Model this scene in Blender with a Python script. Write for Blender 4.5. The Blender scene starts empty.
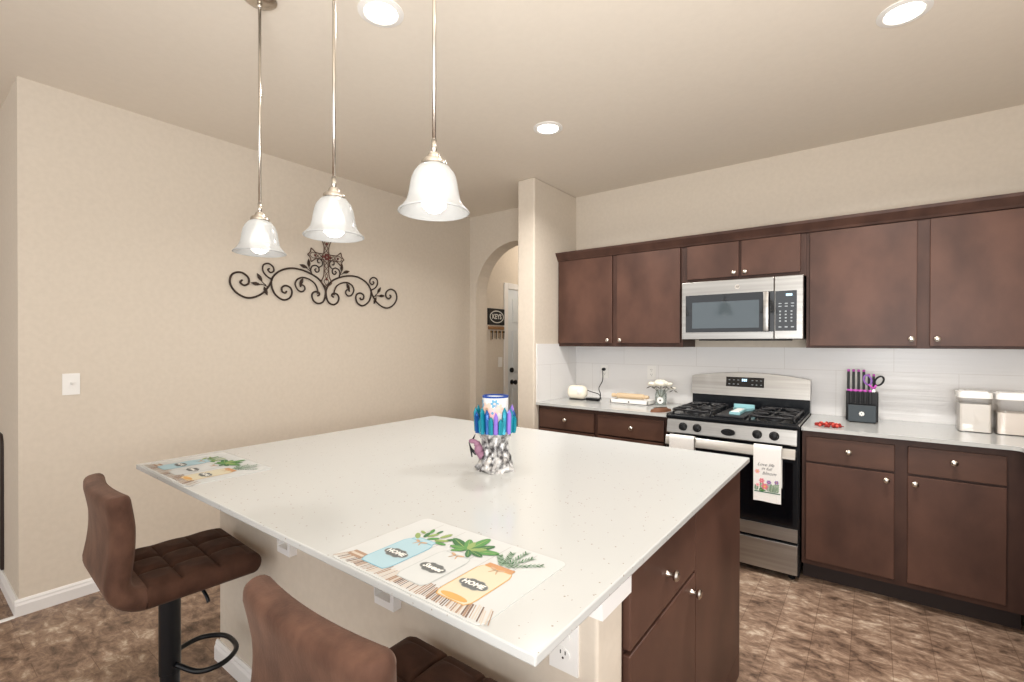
import bpy, bmesh, math, random
from mathutils import Vector, Matrix
random.seed(7)
PI = math.pi
SC = bpy.context.scene
COL = SC.collection

# ------------------------------------------------------------------ camera
cam_d = bpy.data.cameras.new('camera')
cam_d.sensor_fit = 'HORIZONTAL'; cam_d.sensor_width = 36.0
cam_d.lens = 477.02 / 1024 * 36.0
cam_d.shift_y = 4.47 / 1024
cam_d.clip_start = 0.02
cam = bpy.data.objects.new('camera', cam_d); COL.objects.link(cam)
cam.matrix_world = (Matrix.Translation((0, 0, 1.3996)) @ Matrix.Rotation(math.radians(37.094), 4, 'Z')
                    @ Matrix.Rotation(math.radians(90 - 0.287), 4, 'X') @ Matrix.Rotation(math.radians(0.104), 4, 'Z'))
SC.camera = cam

# ------------------------------------------------------------------ world, view, lights
vs = SC.view_settings
vs.view_transform = 'Standard'; vs.look = 'None'; vs.gamma = 1.0; vs.use_curve_mapping = False
vs.exposure = 0.6
W = bpy.data.worlds.new('world'); SC.world = W; W.use_nodes = True
bg = W.node_tree.nodes['Background']
bg.inputs[0].default_value = (0.985, 0.99, 1.0, 1); bg.inputs[1].default_value = 1.1
SC.cycles.max_bounces = 8; SC.cycles.diffuse_bounces = 4; SC.cycles.glossy_bounces = 4
SC.cycles.transmission_bounces = 8; SC.cycles.transparent_max_bounces = 8
SC.cycles.caustics_reflective = False; SC.cycles.caustics_refractive = False
SC.cycles.use_denoising = True

CEIL = 2.755
WARM = (1.0, 0.97, 0.93)
def lamp(name, kind, loc, power, color=WARM, rot=(0, 0, 0), **kw):
    d = bpy.data.lights.new(name, kind); d.energy = power; d.color = color
    for k, v in kw.items(): setattr(d, k, v)
    o = bpy.data.objects.new(name, d); COL.objects.link(o); o.location = loc; o.rotation_euler = rot
    return o
CANS = [(-1.638, 2.538), (-1.613, 1.239), (0.096, 2.524)]
CAN_OFF = [(0.096, 1.239)]          # the fourth of the grid, above the frame
for x, y in CANS + CAN_OFF:
    lamp('downlight_lamp', 'AREA', (x, y, CEIL - 0.02), 17 if y > 2 else 3.5, shape='DISK', size=0.13, spread=math.radians(150))
PEND = [(-1.925, 0.900, 1.752), (-1.416, 0.900, 1.749), (-0.945, 0.900, 1.752)]   # x, y, rim height
for x, y, z in PEND:
    lamp('pendant_lamp', 'POINT', (x, y, z + 0.052), 0.5, (1.0, 0.97, 0.93), shadow_soft_size=0.03)
# added fill light entering from the open side behind the camera
lamp('rear_fill', 'AREA', (0.2, -3.4, 1.5), 14, (0.98, 0.99, 1.0), (math.radians(90), 0, 0), shape='RECTANGLE', size=3.6, size_y=2.1)
# up-aimed fill lamp, added to brighten the ceiling and walls
lamp('ceiling_fill', 'AREA', (0.30, -0.40, 1.30), 66, (1.0, 0.99, 0.97), (math.radians(180 - 28), 0, math.radians(30)), shape='DISK', size=1.0)
lamp('hall_lamp', 'POINT', (-2.9, 5.0, 2.55), 9, (1.0, 0.92, 0.82), shadow_soft_size=0.06)

# ------------------------------------------------------------------ materials
def srgb(r, g, b):
    f = lambda c: (c / 255 / 12.92) if c / 255 <= 0.04045 else ((c / 255 + 0.055) / 1.055) ** 2.4
    return (f(r), f(g), f(b), 1)
def mat(name, col, rough=0.5, metal=0.0, spec=0.5, **kw):
    m = bpy.data.materials.new(name); m.use_nodes = True
    b = m.node_tree.nodes['Principled BSDF']
    b.inputs['Base Color'].default_value = col; b.inputs['Roughness'].default_value = rough
    b.inputs['Metallic'].default_value = metal; b.inputs['Specular IOR Level'].default_value = spec
    for k, v in kw.items(): b.inputs[k].default_value = v
    return m
def nt(m): return m.node_tree.nodes, m.node_tree.links, m.node_tree.nodes['Principled BSDF']
def noise_col(m, scale, c1, c2, stretch=(1, 1, 1), lo=0.35, hi=0.65, detail=6, bump=0.0, bscale=None, rough=None):
    n, l, b = nt(m)
    tc = n.new('ShaderNodeTexCoord'); mp = n.new('ShaderNodeMapping'); mp.inputs['Scale'].default_value = stretch
    no = n.new('ShaderNodeTexNoise'); no.inputs['Scale'].default_value = scale; no.inputs['Detail'].default_value = detail
    cr = n.new('ShaderNodeValToRGB'); e = cr.color_ramp.elements
    e[0].position = lo; e[0].color = c1; e[1].position = hi; e[1].color = c2
    l.new(tc.outputs['Object'], mp.inputs['Vector']); l.new(mp.outputs['Vector'], no.inputs['Vector'])
    l.new(no.outputs['Fac'], cr.inputs['Fac']); l.new(cr.outputs['Color'], b.inputs['Base Color'])
    if bump:
        n2 = n.new('ShaderNodeTexNoise'); n2.inputs['Scale'].default_value = bscale or scale; n2.inputs['Detail'].default_value = 3
        bp = n.new('ShaderNodeBump'); bp.inputs['Strength'].default_value = bump; bp.inputs['Distance'].default_value = 0.004
        l.new(mp.outputs['Vector'], n2.inputs['Vector']); l.new(n2.outputs['Fac'], bp.inputs['Height']); l.new(bp.outputs['Normal'], b.inputs['Normal'])
    return m

M = {}
M['wall'] = noise_col(mat('painted_wall', (0, 0, 0, 1), 0.75, spec=0.25), 40, srgb(206, 195, 180), srgb(210, 199, 184), bump=0.05, bscale=90)
M['ceiling'] = noise_col(mat('painted_ceiling', (0, 0, 0, 1), 0.85, spec=0.15), 30, srgb(226, 217, 204), srgb(228, 219, 206), bump=0.08, bscale=70)
M['trimwhite'] = mat('white_trim_paint', srgb(232, 230, 228), 0.4)
M['wood'] = noise_col(mat('stained_cabinet_wood', (0, 0, 0, 1), 0.42, spec=0.26), 3.2, srgb(70, 48, 40), srgb(94, 66, 55), (1.6, 1.6, 1.0), 0.30, 0.72, 9, 0.03, 60)
M['woodh'] = noise_col(mat('stained_cabinet_wood_crossgrain', (0, 0, 0, 1), 0.42, spec=0.26), 3.2, srgb(68, 47, 39), srgb(92, 65, 53), (1.0, 1.0, 1.8), 0.30, 0.72, 9, 0.03, 60)
M['woodframe'] = noise_col(mat('stained_frame_wood', (0, 0, 0, 1), 0.45, spec=0.25), 5, srgb(58, 39, 33), srgb(80, 56, 47), (2, 2, .7), 0.3, 0.7)
M['kick'] = mat('dark_toe_kick', srgb(42, 28, 24), 0.6)
M['steel'] = noise_col(mat('stainless_steel', srgb(196, 193, 188), 0.33, 1.0), 60, srgb(158, 155, 151), srgb(178, 176, 172), (0.02, 1, 1.0), 0.3, 0.7)
M['nickel'] = mat('brushed_nickel', srgb(205, 198, 188), 0.25, 1.0)
M['blackglass'] = mat('black_glass', (0.006, 0.007, 0.009, 1), 0.05, spec=0.6)
M['oven_window'] = mat('oven_window_glass', (0.003, 0.003, 0.004, 1), 0.08, spec=0.4)
M['window_tint'] = mat('tinted_window_glass', srgb(52, 64, 70), 0.07, spec=1.0)
M['blackenamel'] = mat('black_enamel', (0.006, 0.007, 0.009, 1), 0.2, spec=0.4)
M['castiron'] = mat('cast_iron', (0.010, 0.010, 0.012, 1), 0.42)
M['blackplastic'] = mat('black_plastic', (0.006, 0.006, 0.007, 1), 0.45, spec=0.3)
M['darkmetal'] = mat('black_powder_coat', (0.005, 0.006, 0.008, 1), 0.32, spec=0.35)
M['iron'] = noise_col(mat('wrought_iron', (0, 0, 0, 1), 0.5, 0.4), 60, srgb(44, 33, 27), srgb(66, 50, 40))
M['bronze'] = noise_col(mat('aged_bronze', (0, 0, 0, 1), 0.45, 0.5), 40, srgb(72, 52, 42), srgb(104, 80, 66))
M['redbrown'] = mat('rust_red_paint', srgb(96, 44, 36), 0.5)
M['white'] = mat('white_plastic', srgb(236, 234, 230), 0.35)
M['cream'] = mat('cream_plastic', srgb(240, 232, 214), 0.22)
M['slot'] = mat('dark_slot', srgb(40, 36, 34), 0.6)
M['towel'] = noise_col(mat('white_cotton', (0, 0, 0, 1), 0.9, spec=0.1), 220, srgb(226, 224, 220), srgb(238, 236, 233), bump=0.25, bscale=400)
def flat(name, r, g, b, rough=0.6): 
    M[name] = mat(name, srgb(r, g, b), rough, spec=0.3); return M[name]
for a in [('ink', 52, 54, 62), ('pink', 226, 120, 138), ('palepink', 240, 176, 180), ('purple', 138, 98, 170), ('leafgreen', 80, 128, 70), ('darkleaf', 58, 100, 60), ('paleleaf', 130, 148, 90),
          ('sage', 128, 150, 128), ('greenline', 52, 104, 84), ('yellow', 240, 205, 90), ('jarblue', 152, 178, 186), ('jarblueline', 112, 160, 178), ('jarwhite', 184, 186, 184), ('jarwhiteline', 164, 168, 166), ('jaramber', 190, 182, 158),
          ('jaramberline', 190, 146, 84), ('copper', 176, 130, 90), ('twine', 176, 146, 118), ('chalk', 92, 94, 93), ('chalkline', 128, 130, 128), ('plankbrown', 148, 122, 102), ('plankdark', 108, 88, 76), ('planklight', 184, 172, 158), ('plankline', 160, 158, 155), ('matwhite', 184, 185, 183),
          ('plate_white', 232, 230, 226), ('chalkboard', 36, 36, 36), ('lettering', 216, 214, 208), ('keysteel', 150, 140, 124), ('brass', 150, 112, 62), ('teal', 22, 132, 150), ('tealdark', 14, 88, 116), ('violet', 132, 108, 196), ('navy', 28, 52, 120), ('royalblue', 30, 62, 134),
          ('pinkpurple', 186, 84, 176), ('palelilac', 140, 102, 122), ('tan', 204, 180, 148), ('tandark', 150, 112, 78), ('leather', 110, 74, 54), ('red', 138, 36, 32), ('redlight', 206, 84, 72), ('petal', 244, 238, 222), ('petaldark', 70, 58, 50), ('stem', 120, 124, 104), ('tealpale', 140, 186, 192),
          ('floralblue', 96, 150, 180), ('cupwhite', 206, 206, 206), ('peach', 214, 182, 166), ('greypanel', 62, 69, 74), ('flour', 246, 244, 240), ('sugar', 244, 236, 228), ('doorblue', 222, 228, 232)]:
    flat(*a)
M['crystal_teal'] = mat('teal_resin_crystal', srgb(20, 128, 148), 0.12, 0.35)
M['crystal_blue'] = mat('blue_resin_crystal', srgb(22, 74, 140), 0.12, 0.35)
M['crystal_violet'] = mat('violet_resin_crystal', srgb(140, 110, 200), 0.12, 0.25)
M['rock'] = noise_col(mat('silver_grey_rock_resin', (0, 0, 0, 1), 0.32, 0.35), 42, srgb(62, 60, 62), srgb(208, 206, 204), lo=0.38, hi=0.6, bump=0.9, bscale=60)
M['glow'] = mat('lamp_glow', (1, 1, 1, 1), 0.5); M['glow'].node_tree.nodes['Principled BSDF'].inputs['Emission Color'].default_value = (1, 0.97, 0.92, 1)
M['glow'].node_tree.nodes['Principled BSDF'].inputs['Emission Strength'].default_value = 3.0
M['display'] = mat('lit_display', (0.1, 0.2, 0.3, 1), 0.4); M['display'].node_tree.nodes['Principled BSDF'].inputs['Emission Color'].default_value = (0.55, 0.8, 1, 1)
M['display'].node_tree.nodes['Principled BSDF'].inputs['Emission Strength'].default_value = 1.2
M['legend'] = mat('panel_legend', srgb(150, 156, 160), 0.5)
def clear(name, tint, refl):
    m = bpy.data.materials.new(name); m.use_nodes = True; n = m.node_tree.nodes; l = m.node_tree.links
    n.remove(n['Principled BSDF']); out = n['Material Output']
    tr = n.new('ShaderNodeBsdfTransparent'); tr.inputs[0].default_value = tint
    gl = n.new('ShaderNodeBsdfGlossy'); gl.inputs[1].default_value = 0.04
    lw = n.new('ShaderNodeLayerWeight'); lw.inputs[0].default_value = 0.25
    ma = n.new('ShaderNodeMath'); ma.operation = 'MULTIPLY_ADD'; ma.inputs[1].default_value = refl; ma.inputs[2].default_value = 0.03
    mx = n.new('ShaderNodeMixShader')
    l.new(lw.outputs['Fresnel'], ma.inputs[0]); l.new(ma.outputs[0], mx.inputs[0]); l.new(tr.outputs[0], mx.inputs[1]); l.new(gl.outputs[0], mx.inputs[2]); l.new(mx.outputs[0], out.inputs[0])
    return m
M['clear'] = clear('clear_plastic', (0.95, 0.94, 0.93, 1), 0.35)
M['jarglass'] = clear('clear_glass', (0.92, 0.95, 0.945, 1), 0.5)

def frosted():
    m = bpy.data.materials.new('frosted_glass'); m.use_nodes = True; n = m.node_tree.nodes; l = m.node_tree.links
    n.remove(n['Principled BSDF']); out = n['Material Output']
    tr = n.new('ShaderNodeBsdfTranslucent'); tr.inputs[0].default_value = (0.30, 0.30, 0.295, 1)
    di = n.new('ShaderNodeBsdfDiffuse'); di.inputs[0].default_value = (0.62, 0.62, 0.61, 1)
    tp = n.new('ShaderNodeBsdfTransparent'); tp.inputs[0].default_value = (0.95, 0.95, 0.94, 1)
    mx = n.new('ShaderNodeMixShader'); mx.inputs[0].default_value = 0.65
    m3 = n.new('ShaderNodeMixShader')
    lw = n.new('ShaderNodeLayerWeight'); lw.inputs[0].default_value = 0.30
    ma = n.new('ShaderNodeMath'); ma.operation = 'MULTIPLY_ADD'; ma.inputs[1].default_value = -0.22; ma.inputs[2].default_value = 0.30
    gl = n.new('ShaderNodeBsdfGlossy'); gl.inputs[1].default_value = 0.15
    m2 = n.new('ShaderNodeMixShader'); m2.inputs[0].default_value = 0.05
    l.new(tr.outputs[0], mx.inputs[1]); l.new(di.outputs[0], mx.inputs[2])
    l.new(lw.outputs['Facing'], ma.inputs[0]); l.new(ma.outputs[0], m3.inputs[0]); l.new(mx.outputs[0], m3.inputs[1]); l.new(tp.outputs[0], m3.inputs[2])
    l.new(m3.outputs[0], m2.inputs[1]); l.new(gl.outputs[0], m2.inputs[2]); l.new(m2.outputs[0], out.inputs[0])
    return m
M['frosted'] = frosted()

def quartz():
    m = mat('speckled_white_quartz', (0, 0, 0, 1), 0.16, spec=0.5); n, l, b = nt(m)
    tc = n.new('ShaderNodeTexCoord')
    v = n.new('ShaderNodeTexVoronoi'); v.inputs['Scale'].default_value = 70
    no = n.new('ShaderNodeTexNoise'); no.inputs['Scale'].default_value = 45; no.inputs['Detail'].default_value = 2
    lt = n.new('ShaderNodeMath'); lt.operation = 'LESS_THAN'; lt.inputs[1].default_value = 0.16
    gt = n.new('ShaderNodeMath'); gt.operation = 'GREATER_THAN'; gt.inputs[1].default_value = 0.57
    mu = n.new('ShaderNodeMath'); mu.operation = 'MULTIPLY'
    mx = n.new('ShaderNodeMixRGB'); mx.inputs[1].default_value = srgb(184, 185, 183); mx.inputs[2].default_value = srgb(150, 140, 128)
    l.new(tc.outputs['Object'], v.inputs['Vector']); l.new(tc.outputs['Object'], no.inputs['Vector'])
    l.new(v.outputs['Distance'], lt.inputs[0]); l.new(no.outputs['Fac'], gt.inputs[0]); l.new(lt.outputs[0], mu.inputs[0]); l.new(gt.outputs[0], mu.inputs[1])
    l.new(mu.outputs[0], mx.inputs[0]); l.new(mx.outputs[0], b.inputs['Base Color'])
    return m
M['quartz'] = quartz()

def tile_floor():
    m = mat('brown_stone_vinyl', (0, 0, 0, 1), 0.42, spec=0.35); n, l, b = nt(m)
    tc = n.new('ShaderNodeTexCoord')
    mp = n.new('ShaderNodeMapping'); mp.inputs['Rotation'].default_value = (0, 0, PI / 2); mp.inputs['Location'].default_value = (0.05, 0.075, 0)
    br = n.new('ShaderNodeTexBrick'); br.inputs['Scale'].default_value = 1.0; br.inputs['Brick Width'].default_value = 0.34; br.inputs['Row Height'].default_value = 0.15
    br.inputs['Mortar Size'].default_value = 0.0016; br.inputs['Mortar Smooth'].default_value = 0.3; br.inputs['Bias'].default_value = 0
    br.inputs['Color1'].default_value = (0.38, 0.38, 0.38, 1); br.inputs['Color2'].default_value = (0.62, 0.62, 0.62, 1); br.inputs['Mortar'].default_value = (0.0, 0.0, 0.0, 1)
    l.new(tc.outputs['Object'], mp.inputs['Vector']); l.new(mp.outputs['Vector'], br.inputs['Vector'])
    mp2 = n.new('ShaderNodeMapping'); mp2.inputs['Rotation'].default_value = (0, 0, math.radians(-32)); mp2.inputs['Scale'].default_value = (1.0, 1.8, 1)
    l.new(tc.outputs['Object'], mp2.inputs['Vector'])
    no = n.new('ShaderNodeTexNoise'); no.inputs['Scale'].default_value = 12; no.inputs['Detail'].default_value = 12; no.inputs['Roughness'].default_value = 0.70; no.inputs['Distortion'].default_value = 0.45
    l.new(mp2.outputs['Vector'], no.inputs['Vector'])
    big = n.new('ShaderNodeTexNoise'); big.inputs['Scale'].default_value = 3.2; big.inputs['Detail'].default_value = 4; l.new(tc.outputs['Object'], big.inputs['Vector'])
    mb = n.new('ShaderNodeMath'); mb.operation = 'MULTIPLY_ADD'; mb.inputs[1].default_value = 0.38; l.new(big.outputs['Fac'], mb.inputs[0])
    sb = n.new('ShaderNodeMath'); sb.operation = 'SUBTRACT'; sb.inputs[1].default_value = 0.19; l.new(no.outputs['Fac'], sb.inputs[0]); l.new(sb.outputs[0], mb.inputs[2])
    cr = n.new('ShaderNodeValToRGB'); e = cr.color_ramp.elements
    e[0].position = 0.32; e[0].color = srgb(76, 60, 49); e[1].position = 0.72; e[1].color = srgb(206, 190, 170)
    for p, c in ((0.42, (114, 92, 77)), (0.50, (138, 114, 96)), (0.56, (151, 127, 108)), (0.61, (170, 149, 130))):
        x = cr.color_ramp.elements.new(p); x.color = srgb(*c)
    l.new(mb.outputs[0], cr.inputs['Fac'])
    ov = n.new('ShaderNodeMixRGB'); ov.blend_type = 'SOFT_LIGHT'; ov.inputs[0].default_value = 0.40
    l.new(cr.outputs['Color'], ov.inputs[1]); l.new(br.outputs['Color'], ov.inputs[2])
    dk = n.new('ShaderNodeMixRGB'); dk.inputs[2].default_value = srgb(92, 70, 56)
    ml = n.new('ShaderNodeMath'); ml.operation = 'MULTIPLY'; ml.inputs[1].default_value = 0.28
    l.new(br.outputs['Fac'], ml.inputs[0]); l.new(ml.outputs[0], dk.inputs[0]); l.new(ov.outputs[0], dk.inputs[1]); l.new(dk.outputs[0], b.inputs['Base Color'])
    bp = n.new('ShaderNodeBump'); bp.inputs['Strength'].default_value = 0.12; bp.inputs['Distance'].default_value = 0.004
    l.new(no.outputs['Fac'], bp.inputs['Height']); l.new(bp.outputs['Normal'], b.inputs['Normal'])
    return m
M['floor'] = tile_floor()

def tile_wall():
    m = mat('white_wavy_tile', (0, 0, 0, 1), 0.30, spec=0.5); n, l, b = nt(m)
    tc = n.new('ShaderNodeTexCoord'); sx = n.new('ShaderNodeSeparateXYZ'); ad = n.new('ShaderNodeMath'); ad.operation = 'ADD'; cx = n.new('ShaderNodeCombineXYZ')
    l.new(tc.outputs['Object'], sx.inputs[0]); l.new(sx.outputs['X'], ad.inputs[0]); l.new(sx.outputs['Y'], ad.inputs[1]); l.new(ad.outputs[0], cx.inputs['X']); l.new(sx.outputs['Z'], cx.inputs['Y'])
    br = n.new('ShaderNodeTexBrick'); br.inputs['Scale'].default_value = 1; br.inputs['Brick Width'].default_value = 0.61; br.inputs['Row Height'].default_value = 0.305
    br.inputs['Mortar Size'].default_value = 0.0014; br.offset = 0.5
    br.inputs['Color1'].default_value = srgb(226, 224, 222); br.inputs['Color2'].default_value = srgb(222, 220, 219); br.inputs['Mortar'].default_value = srgb(205, 201, 197)
    mp = n.new('ShaderNodeMapping'); mp.inputs['Location'].default_value = (0.27, -0.914, 0); l.new(cx.outputs[0], mp.inputs[0]); l.new(mp.outputs[0], br.inputs['Vector'])
    l.new(br.outputs['Color'], b.inputs['Base Color'])
    m2 = n.new('ShaderNodeMapping'); m2.inputs['Scale'].default_value = (1.4, 26, 1); l.new(cx.outputs[0], m2.inputs[0])
    no = n.new('ShaderNodeTexNoise'); no.inputs['Scale'].default_value = 1.6; no.inputs['Detail'].default_value = 2; no.inputs['Distortion'].default_value = 0.5; l.new(m2.outputs[0], no.inputs['Vector'])
    bp = n.new('ShaderNodeBump'); bp.inputs['Strength'].default_value = 0.22; bp.inputs['Distance'].default_value = 0.005
    l.new(no.outputs['Fac'], bp.inputs['Height']); l.new(bp.outputs['Normal'], b.inputs['Normal'])
    return m
M['tile'] = tile_wall()

def suede(name, c1, c2, sheen):
    m = noise_col(mat(name, (0, 0, 0, 1), 0.85, spec=0.15), 14, c1, c2, (1.3, 1.3, 0.8), 0.3, 0.7, 8, 0.15, 160)
    b = m.node_tree.nodes['Principled BSDF']; b.inputs['Sheen Weight'].default_value = sheen; b.inputs['Sheen Roughness'].default_value = 0.4
    b.inputs['Sheen Tint'].default_value = srgb(214, 188, 172); return m
M['suede_seat'] = suede('dark_brown_suede', srgb(60, 40, 31), srgb(80, 54, 42), 0.12)
M['suede_back'] = suede('tan_brown_suede', srgb(66, 45, 36), srgb(94, 67, 54), 0.22)

# ------------------------------------------------------------------ mesh builder
ORIGIN = {}
class MB:
    def __init__(s): s.bm = bmesh.new(); s.m = 0
    def mark(s, faces):
        for f in faces: f.material_index = s.m
    def geom(s, verts):
        fs = set()
        for v in verts:
            for f in v.link_faces: fs.add(f)
        s.mark(fs); return fs
    def box(s, x0, x1, y0, y1, z0, z1, bev=0.0, seg=2):
        r = bmesh.ops.create_cube(s.bm, size=1.0, matrix=Matrix.Translation(((x0 + x1) / 2, (y0 + y1) / 2, (z0 + z1) / 2)) @ Matrix.Diagonal((abs(x1 - x0), abs(y1 - y0), abs(z1 - z0), 1)))
        fs = s.geom(r['verts'])
        if bev:
            es = {e for f in fs for e in f.edges}
            q = bmesh.ops.bevel(s.bm, geom=list(es), offset=bev, segments=seg, affect='EDGES', profile=0.5)
            s.mark(q['faces'])
        return s
    def cyl(s, p0, p1, r0, r1=None, n=20, cap=True):
        p0, p1 = Vector(p0), Vector(p1); r1 = r0 if r1 is None else r1; d = p1 - p0
        mt = Matrix.Translation((p0 + p1) / 2) @ d.to_track_quat('Z', 'Y').to_matrix().to_4x4()
        r = bmesh.ops.create_cone(s.bm, cap_ends=cap, segments=n, radius1=r0, radius2=r1, depth=d.length, matrix=mt); s.geom(r['verts']); return s
    def ball(s, c, r, u=14, v=10, scale=(1, 1, 1), rot=None):
        mt = Matrix.Translation(c) @ (rot.to_4x4() if rot else Matrix.Identity(4)) @ Matrix.Diagonal((*scale, 1))
        q = bmesh.ops.create_uvsphere(s.bm, u_segments=u, v_segments=v, radius=r, matrix=mt); s.geom(q['verts']); return s
    def lathe(s, prof, c=(0, 0, 0), n=28, axis='Z', closed=False, mod=None):
        rings = []
        for k, (r, h) in enumerate(prof):
            ring = []
            for i in range(n):
                a = 2 * PI * i / n; rr = r * (mod(a, k) if mod else 1)
                if axis == 'Z': p = (c[0] + rr * math.cos(a), c[1] + rr * math.sin(a), c[2] + h)
                elif axis == 'Y': p = (c[0] + rr * math.cos(a), c[1] + h, c[2] + rr * math.sin(a))
                else: p = (c[0] + h, c[1] + rr * math.cos(a), c[2] + rr * math.sin(a))
                ring.append(s.bm.verts.new(p))
            rings.append(ring)
        for a, b in zip(rings, rings[1:]):
            for i in range(n): s.mark([s.bm.faces.new((a[i], a[(i + 1) % n], b[(i + 1) % n], b[i]))])
        if not closed:
            s.mark([s.bm.faces.new(rings[0][::-1]), s.bm.faces.new(rings[-1])])
        return s
    def tube(s, pts, r, n=8, close=False):
        P = [Vector(p) for p in pts]; N = len(P)
        rr = r if isinstance(r, (list, tuple)) else [r] * N
        T = []
        for i in range(N):
            a = P[(i - 1) % N] if (close or i > 0) else P[i]; b = P[(i + 1) % N] if (close or i < N - 1) else P[i]
            T.append((b - a).normalized())
        u = T[0].orthogonal().normalized(); rings = []
        for i in range(N):
            u = (u - T[i] * u.dot(T[i])).normalized(); w = T[i].cross(u)
            rings.append([s.bm.verts.new(P[i] + (u * math.cos(2 * PI * k / n) + w * math.sin(2 * PI * k / n)) * rr[i]) for k in range(n)])
        for i in range(N if close else N - 1):
            a, b = rings[i], rings[(i + 1) % N]
            for k in range(n): s.mark([s.bm.faces.new((a[k], a[(k + 1) % n], b[(k + 1) % n], b[k]))])
        if not close: s.mark([s.bm.faces.new(rings[0][::-1]), s.bm.faces.new(rings[-1])])
        return s
    def prism(s, poly, d, f):                 # poly of 2D points; f(u, v, w) -> 3D; w from 0 to d
        a = [s.bm.verts.new(f(u, v, 0)) for u, v in poly]; b = [s.bm.verts.new(f(u, v, d)) for u, v in poly]; n = len(poly)
        fs = [s.bm.faces.new(a[::-1]), s.bm.faces.new(b)] + [s.bm.faces.new((a[i], a[(i + 1) % n], b[(i + 1) % n], b[i])) for i in range(n)]
        s.mark(fs); return s
    def face(s, pts): s.mark([s.bm.faces.new([s.bm.verts.new(p) for p in pts])]); return s
    def ell(s, f, cx, cy, rx, ry, n=16, rot=0, w=0, d=None):
        P = []
        for i in range(n):
            a = 2 * PI * i / n; x, y = rx * math.cos(a), ry * math.sin(a)
            P.append((cx + x * math.cos(rot) - y * math.sin(rot), cy + x * math.sin(rot) + y * math.cos(rot)))
        if d: s.prism(P, d, lambda u, v, t: f(u, v, w + t))
        else: s.face([f(u, v, w) for u, v in P])
        return s
    def poly(s, f, P, w=0): return s.face([f(u, v, w) for u, v in P])
    def text(s, body, size, f, w=0, cx=0, cy=0, shear=0.0, bold=0.0):
        c = bpy.data.curves.new('lettering', 'FONT'); c.body = body; c.size = size; c.align_x = 'CENTER'; c.align_y = 'CENTER'; c.shear = shear; c.resolution_u = 2; c.offset = bold
        o = bpy.data.objects.new('lettering', c); COL.objects.link(o); me = bpy.data.meshes.new_from_object(o)
        vs_ = [s.bm.verts.new(f(cx + v.co.x, cy + v.co.y, w)) for v in me.vertices]
        for p in me.polygons:
            try: s.mark([s.bm.faces.new([vs_[i] for i in p.vertices])])
            except ValueError: pass
        bpy.data.objects.remove(o); bpy.data.curves.remove(c); bpy.data.meshes.remove(me); return s
    def build(s, name, mats, parent=None, smooth=False, auto=None, loc=None):
        mats = mats if isinstance(mats, (list, tuple)) else [mats]
        if parent is not None: org = ORIGIN[parent]
        elif loc is not None: org = Vector(loc)
        else: org = Vector((0, 0, 0))
        bmesh.ops.recalc_face_normals(s.bm, faces=s.bm.faces[:])
        for v in s.bm.verts: v.co -= org
        me = bpy.data.meshes.new(name); s.bm.to_mesh(me); s.bm.free()
        for m in mats: me.materials.append(M[m] if isinstance(m, str) else m)
        if smooth or auto:
            me.polygons.foreach_set('use_smooth', [True] * len(me.polygons))
            if auto: me.set_sharp_from_angle(angle=math.radians(auto))
        o = bpy.data.objects.new(name, me); COL.objects.link(o)
        if parent is not None: o.parent = parent
        else: o.location = org
        ORIGIN[o] = org
        return o
def tag(o, label, cat, group=None, kind=None):
    o['label'] = label; o['category'] = cat
    if group: o['group'] = group
    if kind: o['kind'] = kind
    return o
def thing(name, label, cat, loc=(0, 0, 0), group=None):
    o = bpy.data.objects.new(name, None); COL.objects.link(o); o.location = loc; o.empty_display_size = 0.05
    ORIGIN[o] = Vector(loc); return tag(o, label, cat, group)
def struct(o): o['kind'] = 'structure'; return o
def copy_tree(o, parent=None):
    c = o.copy(); COL.objects.link(c)
    if parent is not None: c.parent = parent
    for ch in list(o.children): copy_tree(ch, c)
    return c
def catmull(P, k=6, close=False):
    P = [Vector(p) for p in P]; out = []; N = len(P)
    for i in range(N if close else N - 1):
        a = P[(i - 1) % N] if (close or i > 0) else P[i] * 2 - P[i + 1]; b = P[i]; c = P[(i + 1) % N]; d = P[(i + 2) % N] if (close or i < N - 2) else c * 2 - b
        for j in range(k):
            t = j / k
            out.append(0.5 * ((2 * b) + (c - a) * t + (2 * a - 5 * b + 4 * c - d) * t * t + (3 * b - a - 3 * c + d) * t ** 3))
    if not close: out.append(P[-1])
    return out

# ------------------------------------------------------------------ the room
XL, YB, XP0, XP1, YP, YA, XR = -3.48, 3.902, -2.374, -2.205, 3.215, 3.844, 1.21
struct(MB().box(-6.5, 3.2, -4.0, 7.0, -0.06, 0.0).build('floor', 'floor'))
struct(MB().box(-6.5, 3.2, -4.0, 7.0, CEIL, CEIL + 0.06).build('ceiling', 'ceiling'))
b = MB(); b.box(-5.2, XL, 0.421, 7.0, 0, CEIL); struct(b.build('wall_left', 'wall'))
b = MB(); b.box(XP1, XR + 0.14, YB, YB + 0.12, 0, CEIL); struct(b.build('wall_back', 'wall'))
b = MB(); b.box(XP0, XP1, YP, 7.0, 0, CEIL, 0.012, 3); struct(b.build('wall_partition', 'wall'))
b = MB(); b.box(XR, XR + 0.14, 1.9, YB, 0, CEIL); struct(b.build('wall_right', 'wall'))
b = MB(); b.box(XL, XP0, 6.6, 6.74, 0, CEIL); struct(b.build('wall_hall_end', 'wall'))
struct(MB().box(-5.34, -5.2, -4.0, 0.6, 0, CEIL).build('wall_light_block_left', 'wall'))  # unseen wall, added to block world light coming from the left
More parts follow.
